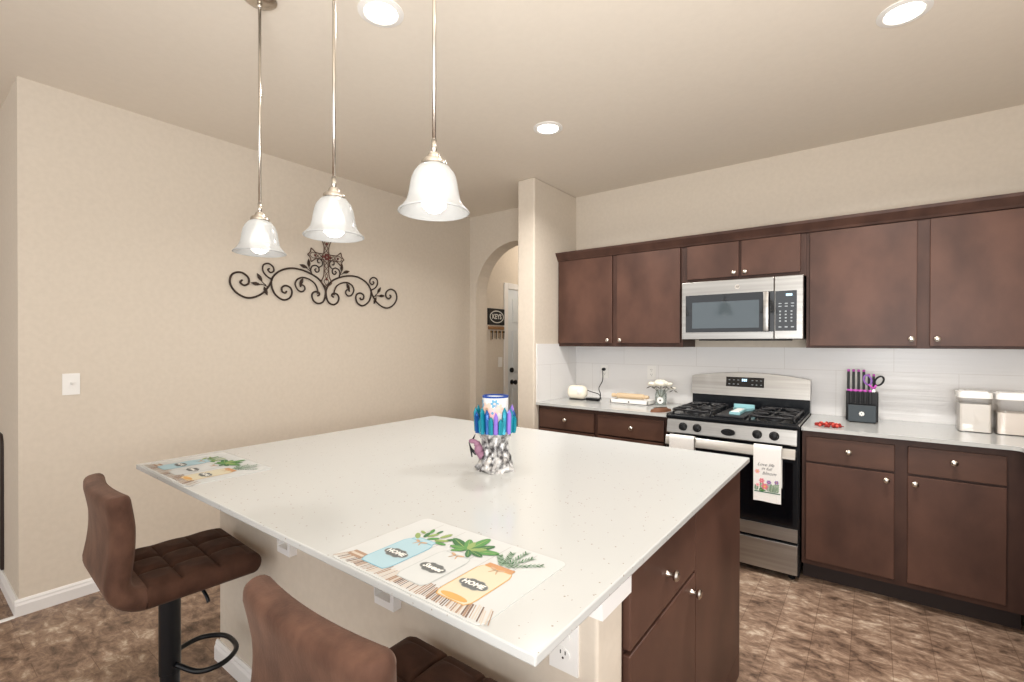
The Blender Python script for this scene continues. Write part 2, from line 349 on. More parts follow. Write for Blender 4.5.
# arched opening between the left wall and the partition
xa0, xa1, zs = -3.39, XP0 - 0.0, 1.92; ra = (xa1 - xa0) / 2; cxa = (xa0 + xa1) / 2
b = MB(); P = [(XL, 0), (xa0, 0), (xa0, zs)]
for i in range(1, 25):
    a = PI - PI * i / 24; P.append((cxa + ra * math.cos(a), zs + ra * math.sin(a) * 1.0))
P += [(xa1, CEIL), (XL, CEIL)]
b.prism(P, 0.175, lambda u, v, w: (u, YA + w, v)); struct(b.build('wall_arch', 'wall'))
# baseboards
def base_prof(): return [(0, 0), (0.016, 0), (0.016, 0.055), (0.011, 0.066), (0.011, 0.074), (0.006, 0.084), (0, 0.084)]
b = MB(); b.prism(base_prof(), YA - 0.405, lambda u, v, w: (XL + u, 0.4045 + w, v)); struct(b.build('baseboard_left', 'trimwhite'))
b = MB(); b.prism(base_prof(), 1.7, lambda u, v, w: (XL - 0.0005 - w, 0.421 - u, v)); struct(b.build('baseboard_return', 'trimwhite'))
b = MB(); b.prism(base_prof(), 4.40 - (YA + .175), lambda u, v, w: (XL + u, YA + .175 + w, v)); struct(b.build('baseboard_hall', 'trimwhite'))
b = MB(); b.prism([(0, 0), (0.03, 0), (0.025, 0.006), (0.005, 0.006)], 1.2, lambda u, v, w: (XL - 0.01 + u, 0.404 - w, v)); struct(b.build('trim_1', 'trimwhite'))
# tiled backsplash on the back wall and on the partition's side
b = MB(); b.box(XP1, XR, YB - 0.010, YB, 0.914, 1.372)
struct(b.build('wall_backsplash', 'tile'))
b = MB(); b.box(XP1, XP1 + 0.010, 3.245, YB - 0.010, 0.914, 1.395)
struct(b.build('wall_backsplash_side', 'tile'))
# hall door on the left wall
d = thing('door_1', 'white panel door with dark knob at the end of the hall', 'door', (XL, 4.9, 0)); struct(d)
b = MB()
for y0, y1, z0, z1 in ((4.435, 4.505, 0, 2.115), (5.395, 5.465, 0, 2.115)): b.box(XL, XL + 0.018, y0, y1, z0, z1, 0.004)
b.box(XL, XL + 0.017, 4.506, 5.394, 2.045, 2.115, 0.004); b.build('door_casing', 'trimwhite', d)
b = MB(); b.box(XL, XL + 0.008, 4.51, 5.39, 0.01, 2.04)
for y0, y1 in ((4.60, 4.90), (5.0, 5.30)):
    for z0, z1 in ((0.2, 0.85), (1.05, 1.55), (1.65, 1.93)): b.box(XL + 0.008, XL + 0.013, y0, y1, z0, z1, 0.006)
leaf = b.build('door_panel', 'doorblue', d)
b = MB(); b.lathe([(0.03, 0), (0.03, 0.008), (0.012, 0.012), (0.012, 0.04), (0.028, 0.05), (0.03, 0.065), (0.018, 0.075)], (XL + 0.008, 4.585, 0.93), 18, 'X'); b.build('door_knob', 'darkmetal', leaf, auto=40)
b = MB(); b.lathe([(0.03, 0), (0.03, 0.02), (0.02, 0.025)], (XL + 0.008, 4.575, 1.075), 18, 'X'); b.build('deadbolt', 'darkmetal', leaf, auto=40)

# ------------------------------------------------------------------ kitchen island
IX0, IX1, IY0, IY1 = -2.34, -0.415, 0.611, 2.2275
b = MB(); b.box(IX0, IX1, IY0, IY1, 0.895, 0.914, 0.003, 2)
tag(b.build('island_worktop', 'quartz'), 'large white speckled quartz worktop lying on the kitchen island', 'worktop')
t = thing('island_half_wall', 'beige half wall with white baseboard carrying the island worktop', 'half wall', (-1.4, 0.96, 0))
b = MB(); b.box(-2.30, -0.455, 0.90, 1.025, 0, 0.894, 0.008, 3); b.box(-2.30, -2.18, 1.025, 2.17, 0, 0.894, 0.006, 2); b.build('wall_body', 'wall', t)
b = MB(); b.prism(base_prof(), 1.845 + 0.016, lambda u, v, w: (-2.316 + w, 0.90 - u, v))
b.prism(base_prof(), 1.27, lambda u, v, w: (-2.30 - u, 0.9005 + w, v)); b.build('baseboard', 'trimwhite', t)
b = MB(); b.prism([(-0.66, 0.876), (-0.432, 0.876), (-0.432, 1.020), (-0.4545, 1.020), (-0.4545, 0.8995), (-0.66, 0.8995)], 0.056, lambda u, v, w: (u, v, 0.838 + w)); b.build('cap_trim', 'trimwhite', t)

def knob(b, p, ax, s=1.0):
    prof = [(0.009, 0), (0.006, 0.006), (0.006, 0.014), (0.013, 0.019), (0.0155, 0.025), (0.012, 0.030), (0.004, 0.031)]
    sg = -1 if ax == 'Y' else 1
    b.lathe([(r * s, sg * h * s) for r, h in prof], p, 16, ax)
t = thing('island_cabinet', 'dark brown island cabinet with one drawer above one door and a tall plain side panel', 'cabinet', (-1.3, 1.6, 0))
b = MB(); b.box(-2.179, -0.462, 1.026, 2.17, 0.10, 0.894); b.build('cabinet_box', 'woodframe', t)
b = MB(); b.box(-2.179, -0.53, 1.04, 2.10, 0.0, 0.10); b.build('toe_kick', 'kick', t)
fd = MB().box(-0.462, -0.442, 1.038, 1.545, 0.688, 0.872, 0.003).build('drawer', 'wood', t)
b = MB(); knob(b, (-0.442, 1.285, 0.775), 'X'); b.build('knob', 'nickel', fd, auto=50)
fd = MB().box(-0.462, -0.442, 1.038, 1.545, 0.125, 0.676, 0.003).build('door', 'wood', t)
b = MB(); knob(b, (-0.442, 1.500, 0.636), 'X'); b.build('knob', 'nickel', fd, auto=50)
b = MB(); b.box(-0.462, -0.444, 1.556, 2.185, 0.10, 0.894, 0.001); b.box(-0.462, -0.444, 1.75, 2.185, 0.0, 0.10); b.build('side_panel', 'wood', t)

for x, lb in ((-1.70, 'white bracket under the island overhang beside the far bar stool'), (-1.13, 'white bracket under the island overhang below the mason jar placemat')):
    b = MB(); f = lambda u, v, w, x=x: (x + u, 0.90 - w, v)
    b.prism([(-0.055, 0.893), (-0.040, 0.893), (-0.032, 0.658), (0.036, 0.658), (0.040, 0.893), (0.052, 0.893), (0.052, 0.637), (-0.034, 0.637)], 0.028, f)
    b.box(x - 0.055, x + 0.055, 0.70, 0.90, 0.880, 0.8945)
    tag(b.build('countertop_bracket', 'trimwhite', loc=(x, 0.9, 0.64)), lb, 'bracket', 'brackets under the island overhang')

def outlet(name, f, label, group, kind='duplex', m='plate_white', parts=True):
    # f(u, v, w): u across, v up, w out of the wall; plate 7 x 11.5 cm
    b = MB(); o3 = Vector(f(0, 0, 0))
    P = [(-.036, -.058), (.036, -.058), (.036, .058), (-.036, .058)]
    t = thing(name, label, 'switch' if kind != 'duplex' else 'outlet', tuple(o3), group)
    b.prism(P, 0.005, f); b.build('cover_plate', m, t)
    if kind == 'duplex':
        for s in (-1, 1):
            b = MB(); b.ell(f, 0, s * 0.02, 0.0165, 0.0145, 20, w=0.005, d=0.002); r = b.build('socket', m, t)
            b = MB()
            for u in (-.006, .006): b.prism([(u - .0012, s * .02 + .001), (u + .0012, s * .02 + .001), (u + .0012, s * .02 + .009), (u - .0012, s * .02 + .009)], 0.0006, lambda u, v, w: f(u, v, w + .007))
            b.ell(f, 0, s * .02 - .007, .0025, .0025, 10, w=.007, d=.0006); b.build('slots', 'slot', r)
    elif kind == 'toggle':
        b = MB(); b.prism([(-.006, -.012), (.006, -.012), (.006, .012), (-.006, .012)], 0.004, lambda u, v, w: f(u, v, w + .005)); b.prism([(-.004, -.002), (.004, -.002), (.004, .008), (-.004, .008)], 0.010, lambda u, v, w: f(u, v + w * .6, w + .009)); b.build('toggle', m, t)
    else:
        b = MB(); b.prism([(-.017, -.034), (.017, -.034), (.017, .034), (-.017, .034)], 0.004, lambda u, v, w: f(u, v, w + .005)); b.build('rocker', m, t)
    return t
outlet('electrical_outlet', lambda u, v, w: (-0.535 + u, 0.90 - w, 0.742 + v), 'white outlet plate on the island half wall under the near worktop corner', None)
outlet('light_switch', lambda u, v, w: (XL + w, 0.623 - u, 1.172 + v), 'white toggle switch plate alone on the beige left wall', None, 'toggle')
outlet('light_switch', lambda u, v, w: (XL + w, 4.372 - u, 1.178 + v), 'white rocker switch plate in the hall beside the white door', None, 'rocker')
outlet('electrical_outlet', lambda u, v, w: (-1.905 + u, YB - 0.010 - w, 1.148 + v), 'white backsplash outlet with a black plug in it', None)
outlet('electrical_outlet', lambda u, v, w: (-1.475 + u, YB - 0.010 - w, 1.155 + v), 'white backsplash outlet above the flower jar', None)

# ------------------------------------------------------------------ fitted kitchen
YD, YF = 3.265, 3.285           # base door fronts, base face frames
def cabinet(name, label, x0, x1, z0, z1, yf, yb, doors, kick=False, cat='cabinet'):
    t = thing(name, label, cat, ((x0 + x1) / 2, yb, 0 if kick else z0))
    b = MB(); b.box(x0, x1, yf, yb, z0, z1); b.build('cabinet_box', 'woodframe', t)
    if kick: MB().box(x0, x1, yf + 0.075, yb, 0, z0).build('toe_kick', 'kick', t)
    for (k, a0, a1, c0, c1, kx, kz) in doors:
        o = MB().box(a0, a1, yf - 0.020, yf, c0, c1, 0.0025).build(k, 'woodh' if k == 'drawer' else 'wood', t)
        b = MB(); knob(b, (kx, yf - 0.020, kz), 'Y'); b.build('knob', 'nickel', o, auto=50)
    return t
YW = YB - 0.0005
cabinet('base_cabinet', 'dark brown base cabinet with drawers left of the stove', -2.204, -1.122, 0.105, 0.893, YF, YW,
        [('drawer', -2.185, -1.690, 0.715, 0.862, -1.935, 0.793), ('drawer', -1.655, -1.150, 0.715, 0.862, -1.385, 0.788),
         ('door', -2.185, -1.690, 0.135, 0.703, -1.73, 0.665), ('door', -1.655, -1.150, 0.135, 0.703, -1.61, 0.665)], True)
cabinet('base_cabinet', 'dark brown base cabinet with two drawers above two doors right of the stove', -0.330, 0.585, 0.105, 0.893, YF, YW,
        [('drawer', -0.309, 0.096, 0.715, 0.857, -0.105, 0.793), ('drawer', 0.151, 0.519, 0.715, 0.857, 0.330, 0.800),
         ('door', -0.309, 0.096, 0.137, 0.703, 0.062, 0.667), ('door', 0.151, 0.519, 0.137, 0.703, 0.180, 0.667)], True)
t = thing('corner_cabinet', 'dark brown cabinet run turning the corner at the right edge', 'cabinet', (0.9, 2.9, 0))
b = MB(); b.box(0.586, XR - .0005, 2.3, YW, 0.105, 0.893); b.build('cabinet_box', 'woodframe', t)
MB().box(0.66, XR - .0005, 2.3, YW, 0, 0.105).build('toe_kick', 'kick', t)
UF = 3.59
cabinet('wall_cabinet', 'dark brown two-door wall cabinet left of the microwave', -2.204, -1.125, 1.372, 2.13, UF, YW,
        [('door', -2.194, -1.686, 1.400, 2.108, -1.717, 1.425), ('door', -1.643, -1.141, 1.400, 2.108, -1.610, 1.425)])
cabinet('wall_cabinet', 'short dark brown wall cabinet directly above the microwave', -1.124, -0.342, 1.838, 2.13, UF, YW,
        [('door', -1.090, -0.741, 1.864, 2.107, -0.768, 1.890), ('door', -0.724, -0.374, 1.864, 2.107, -0.697, 1.890)])
cabinet('wall_cabinet', 'tall dark brown wall cabinet above the knife block right of the microwave', -0.341, 0.770, 1.372, 2.13, UF, YW,
        [('door', -0.322, 0.201, 1.386, 2.105, 0.176, 1.428), ('door', 0.257, 0.745, 1.386, 2.105, 0.287, 1.428)])
b = MB(); b.box(0.771, XR - .0005, UF, YW, 1.372, 2.13); b.box(0.80, XR - .005, UF - .02, UF, 1.386, 2.105, .0025)
tag(b.build('wall_cabinet', 'wood'), 'dark brown corner wall cabinet at the far right end of the row', 'cabinet')
b = MB(); b.prism([(0.0, 2.110), (-0.012, 2.112), (-0.018, 2.125), (-0.045, 2.165), (-0.050, 2.182), (0.0, 2.182)], XR + 2.2045, lambda u, v, w: (-2.2045 + w, UF - 0.001 + u, v))
b.box(-2.2045, XR - .0005, UF - .001, YW, 2.131, 2.150)
struct(b.build('trim_2', 'woodframe'))

def worktop(name, label, P):
    b = MB(); b.prism(P, 0.0205, lambda u, v, w: (u, v, 0.8937 + w)); return tag(b.build(name, 'quartz'), label, 'worktop')
worktop('counter_worktop', 'white quartz worktop in the corner left of the stove', [(XP1 + .0005, 3.243), (-1.120, 3.243), (-1.120, YB - .0005), (XP1 + .0005, YB - .0005)])
rc = [(0.533 + 0.03 * math.sin(a), 3.213 + 0.03 * math.cos(a)) for a in [PI / 2 * i / 6 for i in range(7)]]
worktop('counter_worktop', 'white quartz worktop under the knife block right of the stove', [(-0.331, YB - .0005), (-0.331, 3.243)] + rc + [(0.563, 2.3), (XR - .0005, 2.3), (XR - .0005, YB - .0005)])

# microwave
t = thing('microwave', 'stainless over-the-range microwave with a dark window hung above the stove', 'microwave', (-0.73, 3.7, 1.43))
b = MB(); b.box(-1.104, -0.352, 3.535, 3.90, 1.43, 1.834, 0.003); b.build('body', 'blackplastic', t)
b = MB(); b.box(-1.107, -0.515, 3.505, 3.535, 1.428, 1.836, 0.004); dr = b.build('door', 'steel', t)
b = MB(); b.box(-1.078, -0.512, 3.5025, 3.507, 1.478, 1.742, 0.002); b.m = 1; b.box(-1.032, -0.60, 3.501, 3.503, 1.505, 1.690, 0.0005); b.build('door_window', ['blackglass', 'window_tint'], dr)
b = MB(); b.box(-0.572, -0.540, 3.470, 3.482, 1.480, 1.738, 0.005); b.box(-0.564, -0.548, 3.48, 3.505, 1.495, 1.51); b.box(-0.564, -0.548, 3.48, 3.505, 1.71, 1.725); b.build('handle', 'steel', dr, auto=40)
fm = lambda u, v, w: (u, 3.504 - w, v)
b = MB(); b.lathe([(0.016, 0), (0.016, 0.0015), (0.013, 0.0018)], (-0.735, 3.5045, 1.785), 20, 'Y'); b.m = 1; b.text('GE', 0.018, fm, 0.003, -0.735, 1.785, 0.3); b.build('badge', ['nickel', 'slot'], dr)
b = MB(); b.box(-0.512, -0.350, 3.505, 3.535, 1.428, 1.836, 0.004); cp = b.build('control_panel', 'steel', t)
b = MB(); b.box(-0.506, -0.385, 3.5025, 3.507, 1.482, 1.740, 0.002)
b.m = 1; b.box(-0.445, -0.410, 3.5015, 3.503, 1.706, 1.720)
b.m = 2
for r in range(2):
    for c in range(3): b.box(-0.487 + c * 0.035, -0.470 + c * 0.035, 3.5018, 3.503, 1.655 - r * 0.018, 1.661 - r * 0.018)
for r in range(4):
    for c in range(3): b.box(-0.483 + c * 0.032, -0.473 + c * 0.032, 3.5018, 3.503, 1.603 - r * 0.021, 1.612 - r * 0.021)
for c in range(3): b.box(-0.487 + c * 0.035, -0.470 + c * 0.035, 3.5018, 3.503, 1.503, 1.511)
b.build('keypad', ['blackglass', 'display', 'legend'], cp)
b = MB(); b.box(-1.0, -0.45, 3.56, 3.86, 1.420, 1.4305); b.build('vent_grille', 'blackplastic', t)

# gas range
SX0, SX1 = -1.1145, -0.3375
t = thing('gas_range', 'stainless gas stove with black cooktop and five front knobs', 'stove', (-0.726, 3.55, 0))
b = MB(); b.box(SX0, SX1, 3.235, 3.885, 0.03, 0.905); b.build('body', 'blackenamel', t)
for x in (-1.07, -0.38):
    for y in (3.28, 3.84): MB().cyl((x, y, 0), (x, y, 0.03), 0.018).build('foot', 'blackplastic', t)
b = MB(); b.box(SX0, SX1, 3.205, 3.80, 0.897, 0.922, 0.008, 3); b.box(SX0 + .02, SX1 - .02, 3.24, 3.78, 0.9215, 0.9255, 0.001); b.build('cooktop', 'blackenamel', t)
for x in (SX1 - .004, SX0): MB().box(x, x + .004, 3.215, 3.79, 0.914, 0.9265).build('side_trim', 'steel', t)
b = MB(); b.prism([(3.206, 0.800), (3.203, 0.806), (3.220, 0.890), (3.224, 0.893), (3.24, 0.893), (3.24, 0.800)], SX1 - .012 - SX0 - .006, lambda u, v, w: (SX0 + .006 + w, u, v)); pn = b.build('knob_panel', 'steel', t)
for x in (-1.002, -0.912, -0.558, -0.466):
    b = MB(); b.lathe([(0.027, 0), (0.027, -0.006), (0.022, -0.010), (0.020, -0.030), (0.016, -0.033)], (x, 3.212, 0.848), 22, 'Y'); b.box(x - 0.005, x + 0.005, 3.172, 3.190, 0.828, 0.868, 0.002); b.build('knob', 'blackplastic', pn, auto=40)
b = MB(); f = lambda u, v, w: (-0.722 + u, 3.212 - w, 0.842 + v); b.ell(f, 0, 0, 0.042, 0.021, 24, d=0.012); b.ell(f, -0.004, 0, 0.020, 0.014, 20, w=0.012, d=0.014); kb = b.build('knob', 'blackplastic', pn, auto=40)
kb['label'] = 'wide oval centre knob'
b = MB(); b.box(SX0 + .004, SX1 - .006, 3.215, 3.235, 0.232, 0.775, 0.003); dr = b.build('oven_door', 'blackenamel', t)
b = MB(); b.box(SX0 + .03, SX1 - .03, 3.2125, 3.216, 0.33, 0.70, 0.001); b.build('oven_window', 'oven_window', dr)
b = MB(); b.box(SX0 + .004, SX1 - .006, 3.211, 3.216, 0.236, 0.312, 0.001); b.build('lower_band', 'steel', dr)
b = MB(); b.prism([(3.160, 0.726), (3.154, 0.732), (3.169, 0.784), (3.173, 0.788), (3.180, 0.786), (3.180, 0.724)], SX1 - .014 - SX0 - .012, lambda u, v, w: (SX0 + .012 + w, u, v))
for x in (SX0 + .03, SX1 - .03): b.box(x - .016, x + .016, 3.176, 3.216, 0.735, 0.775, 0.003)
b.build('handle', 'steel', dr, auto=40)
b = MB(); b.box(SX0 + .004, SX1 - .006, 3.212, 3.235, 0.042, 0.219, 0.004); b.build('storage_drawer', 'steel', t)
b = MB(); b.box(SX0, SX1, 3.80, 3.885, 0.905, 1.03, 0.004); b.build('riser', 'blackenamel', t)
# stainless backguard with a gently arched top
b = MB(); P = [(SX0 - .006, 1.015)]; n = 14
P2 = [(SX1 + .002 - i * (SX1 - SX0 + .008) / n, 1.150 + 0.036 * (1 - (2 * i / n - 1) ** 2)) for i in range(n + 1)]
b.prism([(SX0 - .006, 1.015), (SX1 + .002, 1.015)] + P2, 0.062, lambda u, v, w: (u, 3.822 + w + (0.0 if w > 0 else -0.030 * (1.19 - v) / 0.17), v)); bgd = b.build('backguard', 'steel', t)
fb = lambda u, v, w: (u, 3.822 - 0.030 * (1.19 - v) / 0.17 - w, v)
b = MB(); b.prism([(-0.872, 1.082), (-0.618, 1.082), (-0.618, 1.152), (-0.872, 1.152)], 0.003, fb)
b.m = 1; 
for u in (-0.764, -0.752, -0.740): b.prism([(u, 1.122), (u + .009, 1.122), (u + .009, 1.140), (u, 1.140)], 0.0035, fb)
b.m = 2
for u in (-0.855, -0.825, -0.795, -0.700, -0.672, -0.644):
    for v in (1.098, 1.128): b.prism([(u, v), (u + .012, v), (u + .012, v + .005), (u, v + .005)], 0.0033, fb)
b.build('display_panel', ['blackglass', 'display', 'legend'], bgd)
BUR = [(-0.965, 3.37), (-0.965, 3.63), (-0.49, 3.37), (-0.49, 3.63)]
for x, y in BUR:
    b = MB(); b.lathe([(0.055, 0), (0.055, 0.006), (0.038, 0.008), (0.038, 0.014), (0.032, 0.019)], (x, y, 0.9255), 24); b.build('burner', 'castiron', t, auto=40)
for x0, x1 in ((-1.085, -0.845), (-0.61, -0.37)):
    b = MB(); zc = 0.952; r = 0.0065
    ring = [(x0 + .02, 3.25, zc), (x1 - .02, 3.25, zc), (x1, 3.27, zc), (x1, 3.73, zc), (x1 - .02, 3.75, zc), (x0 + .02, 3.75, zc), (x0, 3.73, zc), (x0, 3.27, zc)]
    b.tube(ring, r, 8, True)
    b.tube([(x0, 3.50, zc), (x1, 3.50, zc)], r)
    xm = (x0 + x1) / 2
    for yc in (3.37, 3.63):
        b.tube(catmull([(xm, yc - .12, zc), (xm, yc - .06, zc + .006), (xm, yc - .03, zc + .004)], 4), r); b.tube(catmull([(xm, yc + .12, zc), (xm, yc + .06, zc + .006), (xm, yc + .03, zc + .004)], 4), r)
        b.tube(catmull([(x0, yc, zc), (x0 + .06, yc, zc + .006), (xm - .03, yc, zc + .004)], 4), r); b.tube(catmull([(x1, yc, zc), (x1 - .06, yc, zc + .006), (xm + .03, yc, zc + .004)], 4), r)
        for sx in (-1, 1): b.tube([(xm + sx * .12, yc - .10, zc), (xm + sx * .05, yc - .045, zc + .004)], r * .8); b.tube([(xm + sx * .12, yc + .10, zc), (xm + sx * .05, yc + .045, zc + .004)], r * .8)
    for px, py in ((x0, 3.27), (x1, 3.27), (x0, 3.73), (x1, 3.73), (x0, 3.5), (x1, 3.5)): b.cyl((px, py, 0.925), (px, py, zc), 0.007, n=8)
    b.build('grate', 'castiron', t, smooth=True)
b = MB(); b.box(-0.815, -0.640, 3.27, 3.73, 0.9255, 0.938, 0.004); b.build('griddle_plate', 'castiron', t)

b = MB(); fz = lambda u, v, w: (-0.715 + u, 3.50 + v, 0.9385 + w)
b.prism([(-0.03, -0.16), (0.035, -0.16), (0.03, 0.05), (0.062, 0.10), (0.055, 0.15), (-0.055, 0.15), (-0.062, 0.10), (-0.025, 0.05)], 0.016, fz)
b.m = 1; b.prism([(-0.022, -0.15), (0.026, -0.15), (0.022, 0.03), (-0.018, 0.03)], 0.004, lambda u, v, w: fz(u, v, w + .0155))
b.m = 0; b.box(-0.782, -0.648, 3.635, 3.650, 0.9385, 0.975, 0.005)
tag(b.build('spoon_rest', ['tealpale', 'plate_white']), 'pale teal spoon rest lying between the stove grates', 'spoon rest')

# towels over the oven handle
def towel(x0, x1, zf, zb):
    b = MB(); n = 16; path = [(3.1865, zb)] + [(3.1865, zb + (0.775 - zb) * i / 6) for i in range(1, 7)]
    path += [(3.168 + 0.0185 * math.cos(a), 0.782 + 0.0125 * math.sin(a)) for a in [PI * i / 8 for i in range(1, 8)]]
    path += [(3.1495, 0.775 - (0.775 - zf) * i / 10) for i in range(0, 11)]
    th = 0.004
    def P(i, j, off):
        y, z = path[i]; a = path[max(i - 1, 0)]; c = path[min(i + 1, len(path) - 1)]
        tx, tz = c[0] - a[0], c[1] - a[1]; L = math.hypot(tx, tz) or 1; ny, nz = tz / L, -tx / L
        u = j / n; wob = 0.0
        return (x0 + (x1 - x0) * u + 0.004 * (u - .5) * (z - .6), y + ny * off, z + nz * off + (0.0015 * math.sin(u * 6) if i in (0, len(path) - 1) else 0))
    g = [[[b.bm.verts.new(P(i, j, o)) for j in range(n + 1)] for i in range(len(path))] for o in (0, th)]
    for k in (0, 1):
        for i in range(len(path) - 1):
            for j in range(n): b.bm.faces.new((g[k][i][j], g[k][i][j + 1], g[k][i + 1][j + 1], g[k][i + 1][j]))
    for i in range(len(path) - 1):
        for j in (0, n): b.bm.faces.new((g[0][i][j], g[0][i + 1][j], g[1][i + 1][j], g[1][i][j]))
    for i in (0, len(path) - 1):
        for j in range(n): b.bm.faces.new((g[0][i][j], g[0][i][j + 1], g[1][i][j + 1], g[1][i][j]))
    return b
b = towel(-1.072, -0.915, 0.50, 0.58)
tag(b.build('dish_towel', 'towel', smooth=False), 'plain white towel over the left end of the oven handle', 'towel')
TW = ['towel', 'ink', 'pink', 'palepink', 'purple', 'leafgreen', 'sage', 'greenline', 'yellow', 'plate_white']
b = towel(-0.566, -0.420, 0.466, 0.55)
yt = 3.1515 - 0.0042 if False else 3.1450
fw_ = lambda u, v, w: (-0.493 + u, yt - w, v)
b.m = 1
for s_, z_, x_ in (('Love life', 0.026, -0.008), ('in full', 0.024, -0.004), ('bloom', 0.028, 0.010)):
    zc = {'Love life': 0.684, 'in full': 0.660, 'bloom': 0.634}[s_]; b.text(s_, z_, fw_, 0.0005, x_, zc, 0.45)
def flower(b, f, x, y, r, mp, mc, n=6, w=0.0006):
    b.m = mp
    for k in range(n):
        a = 2 * PI * k / n; b.ell(f, x + .6 * r * math.cos(a), y + .6 * r * math.sin(a), r * .52, r * .34, 10, a, w)
    b.m = mc; b.ell(f, x, y, r * .3, r * .3, 8, 0, w + .0003)
def leafy(b, f, x0, y0, x1, y1, m, n=4, s=0.008, w=0.0005):
    b.m = m; a = math.atan2(y1 - y0, x1 - x0)
    for k in range(n):
        t_ = (k + .6) / n
        for sg in (-1, 1): b.ell(f, x0 + (x1 - x0) * t_ + sg * s * .7 * -math.sin(a), y0 + (y1 - y0) * t_ + sg * s * .7 * math.cos(a), s, s * .42, 8, a + sg * .7, w + k * .00003)
for x, y, r, mp, mc in ((-.052, .640, .013, 3, 8), (-.028, .588, .014, 2, 3), (-.012, .556, .018, 2, 8), (.010, .583, .012, 4, 3), (.050, .588, .011, 4, 8), (-.050, .560, .010, 3, 2)): flower(b, fw_, x, y, r, mp, mc)
for q in ((-.028, .53, -.028, .575, 5), (-.058, .53, -.055, .556, 6), (.022, .527, .030, .572, 5), (.050, .528, .052, .578, 5), (.006, .53, .012, .57, 6), (.035, .53, .044, .556, 6), (-.04, .53, -.012, .54, 5)): leafy(b, fw_, *q[:4], q[4])
b.m = 7; b.poly(fw_, [(-.068, .5195), (.068, .5195), (.068, .5255), (-.068, .5255)], 0.0006)
tag(b.build('dish_towel', TW), 'white flower-printed towel with lettering over the right end of the oven handle', 'towel')

# ------------------------------------------------------------------ pendants and downlights
def pendant(x, y, z, label, group):
    t = thing('pendant_light', label, 'pendant light', (x, y, CEIL), group)
    b = MB(); b.lathe([(0.062, 0), (0.062, -0.010), (0.045, -0.022), (0.015, -0.028)], (x, y, CEIL), 28); b.build('canopy', 'nickel', t, auto=40)
    b = MB(); b.ball((x, y, CEIL - 0.036), 0.011); b.cyl((x, y, z + 0.16), (x, y, CEIL - 0.036), 0.0055, n=12); b.cyl((x, y, z + 0.155), (x, y, z + 0.195), 0.0075, n=12); b.build('rod', 'nickel', t, smooth=True)
    b = MB(); b.lathe([(0.009, 0.162), (0.015, 0.158), (0.019, 0.147), (0.019, 0.143), (0.031, 0.140), (0.034, 0.135), (0.034, 0.127), (0.030, 0.125)], (x, y, z), 24); b.build('socket_cap', 'nickel', t, auto=35)
    out = [(0.030, 0.126), (0.041, 0.121), (0.054, 0.105), (0.061, 0.086), (0.0645, 0.066), (0.067, 0.050), (0.071, 0.034), (0.077, 0.022), (0.086, 0.011), (0.0945, 0.003), (0.096, 0.0)]
    b = MB(); b.lathe(out + [(r - .004, h - .0015) for r, h in out[::-1]], (x, y, z), 40, closed=True); b.build('glass_shade', 'frosted', t, smooth=True)
    b = MB(); b.lathe([(0.013, 0.126), (0.015, 0.098), (0.031, 0.072), (0.037, 0.042), (0.032, 0.014), (0.017, 0.000), (0.003, -0.003)], (x, y, z), 20); bl = b.build('bulb', 'glow', t, smooth=True)
for (x, y, z), lb in zip(PEND, ('frosted bell pendant light furthest left of the three, above the far placemat', 'frosted bell pendant light hanging in the middle, in front of the iron cross', 'frosted bell pendant light furthest right of the three, hanging nearest')):
    pendant(x, y, z, lb, 'bell pendants over the island')
for (x, y), lb in zip(CANS, ('round recessed downlight nearest the partition wall end', 'round recessed downlight above the island between two pendant rods', 'round recessed downlight on the right, above the base cabinets')):
    t = thing('recessed_downlight', lb, 'ceiling light', (x, y, CEIL), 'recessed downlights')
    b = MB(); b.lathe([(0.092, 0.0), (0.092, -0.004), (0.070, -0.008), (0.066, -0.004)], (x, y, CEIL), 32); b.build('trim_ring', 'white', t, auto=40)
    b = MB(); b.lathe([(0.066, -0.003), (0.064, -0.006), (0.02, -0.007)], (x, y, CEIL), 32); b.build('diffuser', 'glow', t)

# ------------------------------------------------------------------ wrought iron wall decor
DEC = {'A': [(2.202,1.767),(2.188,1.775),(2.188,1.790),(2.208,1.799),(2.235,1.792),(2.249,1.765),(2.235,1.725),(2.195,1.707),(2.152,1.728),(2.134,1.787),(2.141,1.832),(2.182,1.891),(2.249,1.929),(2.335,1.954),(2.424,1.955),(2.507,1.921),(2.556,1.865),(2.560,1.811),(2.535,1.752),(2.479,1.716),(2.428,1.732),(2.408,1.774),(2.420,1.809),(2.455,1.822),(2.485,1.805),(2.483,1.776),(2.459,1.768),(2.449,1.783)],
 'B': [(2.202,1.782),(2.205,1.815),(2.228,1.860),(2.274,1.888),(2.326,1.897),(2.370,1.876),(2.386,1.839),(2.366,1.799),(2.335,1.787),(2.310,1.806),(2.314,1.831),(2.336,1.839),(2.345,1.823)],
 'C': [(2.558,1.854),(2.581,1.806),(2.622,1.754),(2.682,1.719),(2.743,1.713),(2.807,1.747),(2.841,1.807),(2.824,1.866),(2.769,1.883),(2.724,1.854),(2.720,1.814),(2.749,1.796),(2.775,1.815),(2.761,1.832)],
 'D': [(2.558,1.854),(2.597,1.876),(2.624,1.911),(2.620,1.953),(2.585,1.968),(2.552,1.949),(2.547,1.919),(2.570,1.905),(2.589,1.922),(2.577,1.933)],
 'E': [(2.249,1.928),(2.259,1.959),(2.249,1.991),(2.218,2.004),(2.192,1.987),(2.192,1.960),(2.212,1.952),(2.225,1.969),(2.213,1.978)],
 'F': [(2.192,1.990),(2.165,2.011),(2.165,2.040),(2.185,2.058),(2.203,2.049),(2.200,2.027),(2.185,2.027)]}
YC = 2.132; xd = XL + 0.012
t = thing('wall_decoration', 'dark wrought iron scrollwork with a cross hung on the left wall', 'wall decoration', (XL, YC, 1.85))
